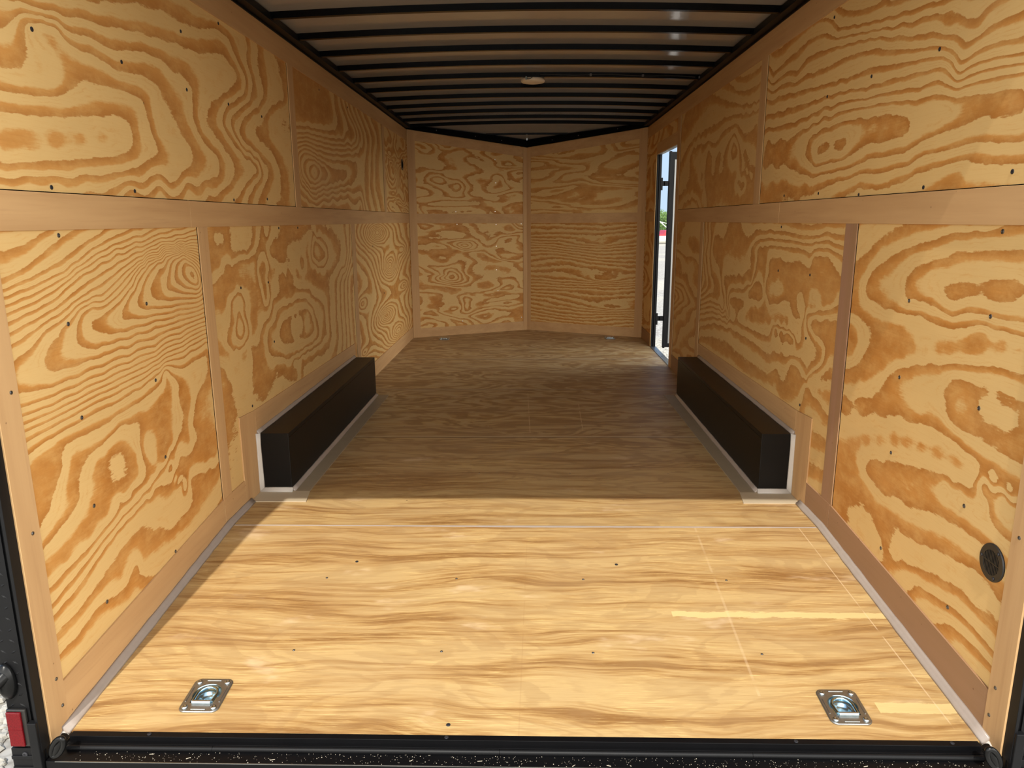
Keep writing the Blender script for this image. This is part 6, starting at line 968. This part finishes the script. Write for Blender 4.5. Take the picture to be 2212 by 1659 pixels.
# grab handle above the reflector
gh = empty('grab_handle', (-1.283, 1.609, 0.100)); tag(gh, 'curved black grab handle with a round foot above the red reflector', 'handle')
m_ = MB().lathe([(0.026, 0.0), (0.029, -0.004), (0.026, -0.011), (0.018, -0.020), (0.012, -0.024)], (0, 0, 0), 'y', 28, 0.85, 1.75); m_.build('foot', 'rubber', gh)
m_ = MB().tube([(0.0, -0.010, 0.018), (-0.012, -0.034, 0.006), (-0.030, -0.050, -0.016), (-0.052, -0.056, -0.030), (-0.080, -0.054, -0.034)], [0.018, 0.0165, 0.015, 0.0145, 0.014], 16); m_.build('grip', 'rubber', gh)
m_ = MB().tube([(-0.018, -0.040, -0.024), (-0.030, -0.046, -0.046), (-0.033, -0.044, -0.062)], 0.007, 12); m_.build('pin', 'zinc', gh)

# ------------------------------------------------------------------ side door
dr = empty('door_2', (1.26, 7.15, 0)); struct(dr, 'open side door in the right wall with a black frame', 'door')
def dpart(m_, name, mat, bevel=0.0, par=dr):
    o = m_.build(name, mat, par, bevel)
    o.matrix_parent_inverse = Matrix.Translation(-dr.location) if par is dr else Matrix()
    return o
dpart(MB().box(1.222, 1.264, 7.168, 7.195, -0.01, 1.825), 'jamb', 'black', 0.002)
dpart(MB().box(1.240, 1.262, 7.150, 7.170, -0.01, 1.825), 'jamb', 'black', 0.002)
dpart(MB().box(1.225, 1.262, 6.198, 6.203, -0.01, 1.825), 'jamb', 'black', 0.001)
dpart(MB().box(1.226, 1.264, 6.20, 7.19, 1.812, 1.832), 'head_jamb', 'alu', 0.001)
th = dpart(MB().box(1.214, 1.268, 6.20, 7.19, -0.012, 0.004), 'threshold', M['zinc_dull'], 0.001)
for y in (6.35, 6.62, 6.9): screw(th, (1.235, y, 0.004), (0, 0, 1), 0.005, 'screw_dark')
YD = 7.150
leaf = dpart(MB().box(1.345, 2.19, YD-0.012, YD+0.030, 0.0, 1.835), 'leaf', 'black', 0.003)
dpart(MB().box(1.331, 1.350, YD-0.018, YD+0.034, -0.008, 1.842), 'leaf_edge', 'black', 0.002, dr)
dpart(MB().box(1.378, 2.12, YD-0.0175, YD-0.0118, 0.040, 1.765), 'leaf_panel', 'alu', 0.001, dr)
for z in (1.552, 0.282):
    dpart(MB().box(1.262, 1.340, YD+0.000, YD+0.010, z-0.023, z+0.023), 'hinge', 'black', 0.001)
    dpart(MB().box(1.256, 1.275, YD-0.008, YD+0.006, z-0.061, z+0.052), 'hinge_plate', 'black', 0.001)
    dpart(MB().tube([(1.296, YD-0.005, z-0.021), (1.296, YD-0.005, z+0.021)], 0.007, 12), 'hinge_pin', 'black')

# ------------------------------------------------------------------ yard seen through the side door and past the rear corner
rnd = random.Random(11)
def stone_geo(mb, c, r):
    seg, rg = 7, 4; vs = []
    ph = rnd.uniform(0, 6)
    sx_, sy_, sz_ = rnd.uniform(0.8, 1.3), rnd.uniform(0.7, 1.2), rnd.uniform(0.5, 0.85)
    for i in range(1, rg):
        t_ = math.pi*i/rg
        for k in range(seg):
            a = 2*math.pi*k/seg+ph; q = r*rnd.uniform(0.82, 1.12)
            vs.append((c[0]+q*sx_*math.sin(t_)*math.cos(a), c[1]+q*sy_*math.sin(t_)*math.sin(a), c[2]+q*sz_*math.cos(t_)))
    vs.append((c[0], c[1], c[2]+r*sz_)); T = len(vs)-1
    fs = [(i*seg+k, i*seg+(k+1) % seg, (i+1)*seg+(k+1) % seg, (i+1)*seg+k) for i in range(rg-2) for k in range(seg)]
    fs += [(k, (k+1) % seg, T) for k in range(seg)]
    mb.add(vs, fs, smooth=False)
mb = MB()
for i in range(2600):
    x = rnd.uniform(-2.6, -1.25); y = rnd.uniform(1.6, 3.4); r = rnd.uniform(0.010, 0.026)
    stone_geo(mb, (x, y, GZ+r*0.25), r)
for i in range(2200):
    x = rnd.uniform(1.5, 3.6); y = rnd.uniform(7.0, 11.5); r = rnd.uniform(0.009, 0.024)
    stone_geo(mb, (x, y, GZ+r*0.2), r)
o = mb.build('gravel', 'stone', fix=True); tag(o, 'loose pale gravel stones beside the trailer', 'gravel', None, 'stuff')

def tree(x, y, h_, r, seed, label):
    rn = random.Random(seed); root = empty('tree', (x, y, GZ)); tag(root, label, 'tree', 'trees at the far edge of the yard')
    MB().tube([(0, 0, 0), (0.1, 0, h_*0.4), (0.05, 0.1, h_*0.8)], [0.22, 0.16, 0.07], 8).build('trunk', flat('bark', (0.12, 0.09, 0.06), 0.9), root)
    mb = MB()
    for i in range(1500):
        a = rn.uniform(0, 6.283); b = math.acos(rn.uniform(-1, 1)); q = rn.uniform(0.55, 1)**0.6
        lump = 1+0.25*math.sin(3*a+seed)+0.15*math.sin(5*b+seed)
        c = Vector((r*q*lump*math.sin(b)*math.cos(a), r*q*lump*math.sin(b)*math.sin(a), h_*0.58+h_*0.42*q*math.cos(b)))
        s_ = rn.uniform(0.09, 0.2)*(0.5+h_/8)
        u = Vector((rn.uniform(-1, 1), rn.uniform(-1, 1), rn.uniform(-1, 1))).normalized(); v = u.orthogonal().normalized()
        mb.add([c-u*s_, c+v*s_*0.6, c+u*s_, c-v*s_*0.6], [(0, 1, 2, 3)])
    mb.build('foliage', 'leaf', root, fix=False)
M['leaf'] = flat('leaves', (0.10, 0.17, 0.045), 0.7, 0, 0.2, 0.4, 2)
def yard(px, dist, z=0.0):
    """ground point seen through the side door at horizontal bearing px (photo column) and distance along y"""
    d_ = (px-1145)/F
    return (CX+dist*d_*0.99, dist)
for i, (px, di, h_, r, lab) in enumerate([(1414, 84, 3.0, 2.0, 'bushy green tree beyond the yard, leftmost in the side doorway'), (1430, 96, 2.7, 2.2, 'low rounded green tree in the middle of the side doorway'),
                                     (1446, 88, 2.5, 1.9, 'low green tree beyond the yard, by the edge of the open side door'), (1484, 92, 3.4, 2.2, 'green tree beyond the yard hidden mostly by the open side door')]):
    x, y = yard(px, di); tree(x, y, h_, r, 40+i, lab)
# red pickup
x, y = yard(1436, 64)
car = empty('red_vehicle', (x, y, GZ), (0, 0, 0.25)); tag(car, 'small low red vehicle parked far off in the yard behind the pale pipe', 'vehicle'); car.scale = (0.66, 0.66, 0.60)
prof = [(-2.7, 0.45), (-2.7, 1.0), (-0.9, 1.05), (-0.75, 1.1), (-0.45, 1.62), (0.9, 1.64), (1.55, 1.12), (2.6, 1.02), (2.75, 0.9), (2.75, 0.45)]
MB().prism([(a, -0.9, b) for a, b in prof], (0, 1.8, 0)).build('body', flat('red_car_paint', (0.42, 0.02, 0.03), 0.25, 0, 0.6), car, 0.05)
MB().prism([(-0.36, -0.915, 1.18), (-0.22, -0.915, 1.62), (0.85, -0.915, 1.63), (1.3, -0.915, 1.18)], (0, 1.83, 0)).build('side_windows', flat('dark_glass', (0.03, 0.035, 0.04), 0.1), car)
for a in (-1.75, 1.8):
    for b in (-0.93, 0.70): MB().lathe([(0.40, 0), (0.42, 0.03), (0.42, 0.19), (0.40, 0.22)], (a, b, 0.42), 'y', 24).build('wheel', 'rubber', car)
# pale pipe in front
x, y = yard(1430, 58)
pp = MB().tube([(-4, 0, 0.32), (-2, 0, 0.32), (0, 0, 0.32), (4, 0.2, 0.32)], 0.30, 18).build('pipe', flat('pale_grey_pipe', (0.50, 0.50, 0.46), 0.6)); pp.location = (x, y, GZ)
tag(pp, 'long pale grey pipe lying on the gravel in front of the red vehicle', 'pipe')
x, y = yard(1428, 61)
bm_ = empty('boom_frame', (x, y, GZ)); tag(bm_, 'thin white A-shaped boom standing above the pale pipe', 'boom'); bm_.scale = (0.62, 0.62, 0.62)
MB().tube([(-0.9, 0, 0), (-0.45, 0, 2.75)], 0.06, 8).build('post', flat('white_paint', (0.7, 0.7, 0.66), 0.5), bm_)
MB().tube([(-0.45, 0, 2.75), (1.5, 0, 1.1), (1.9, 0, 0)], 0.06, 8).build('brace', bpy.data.materials['white_paint'], bm_)
MB().tube([(-0.45, 0, 2.70), (1.2, 0, 2.3)], 0.05, 8).build('jib', bpy.data.materials['white_paint'], bm_)
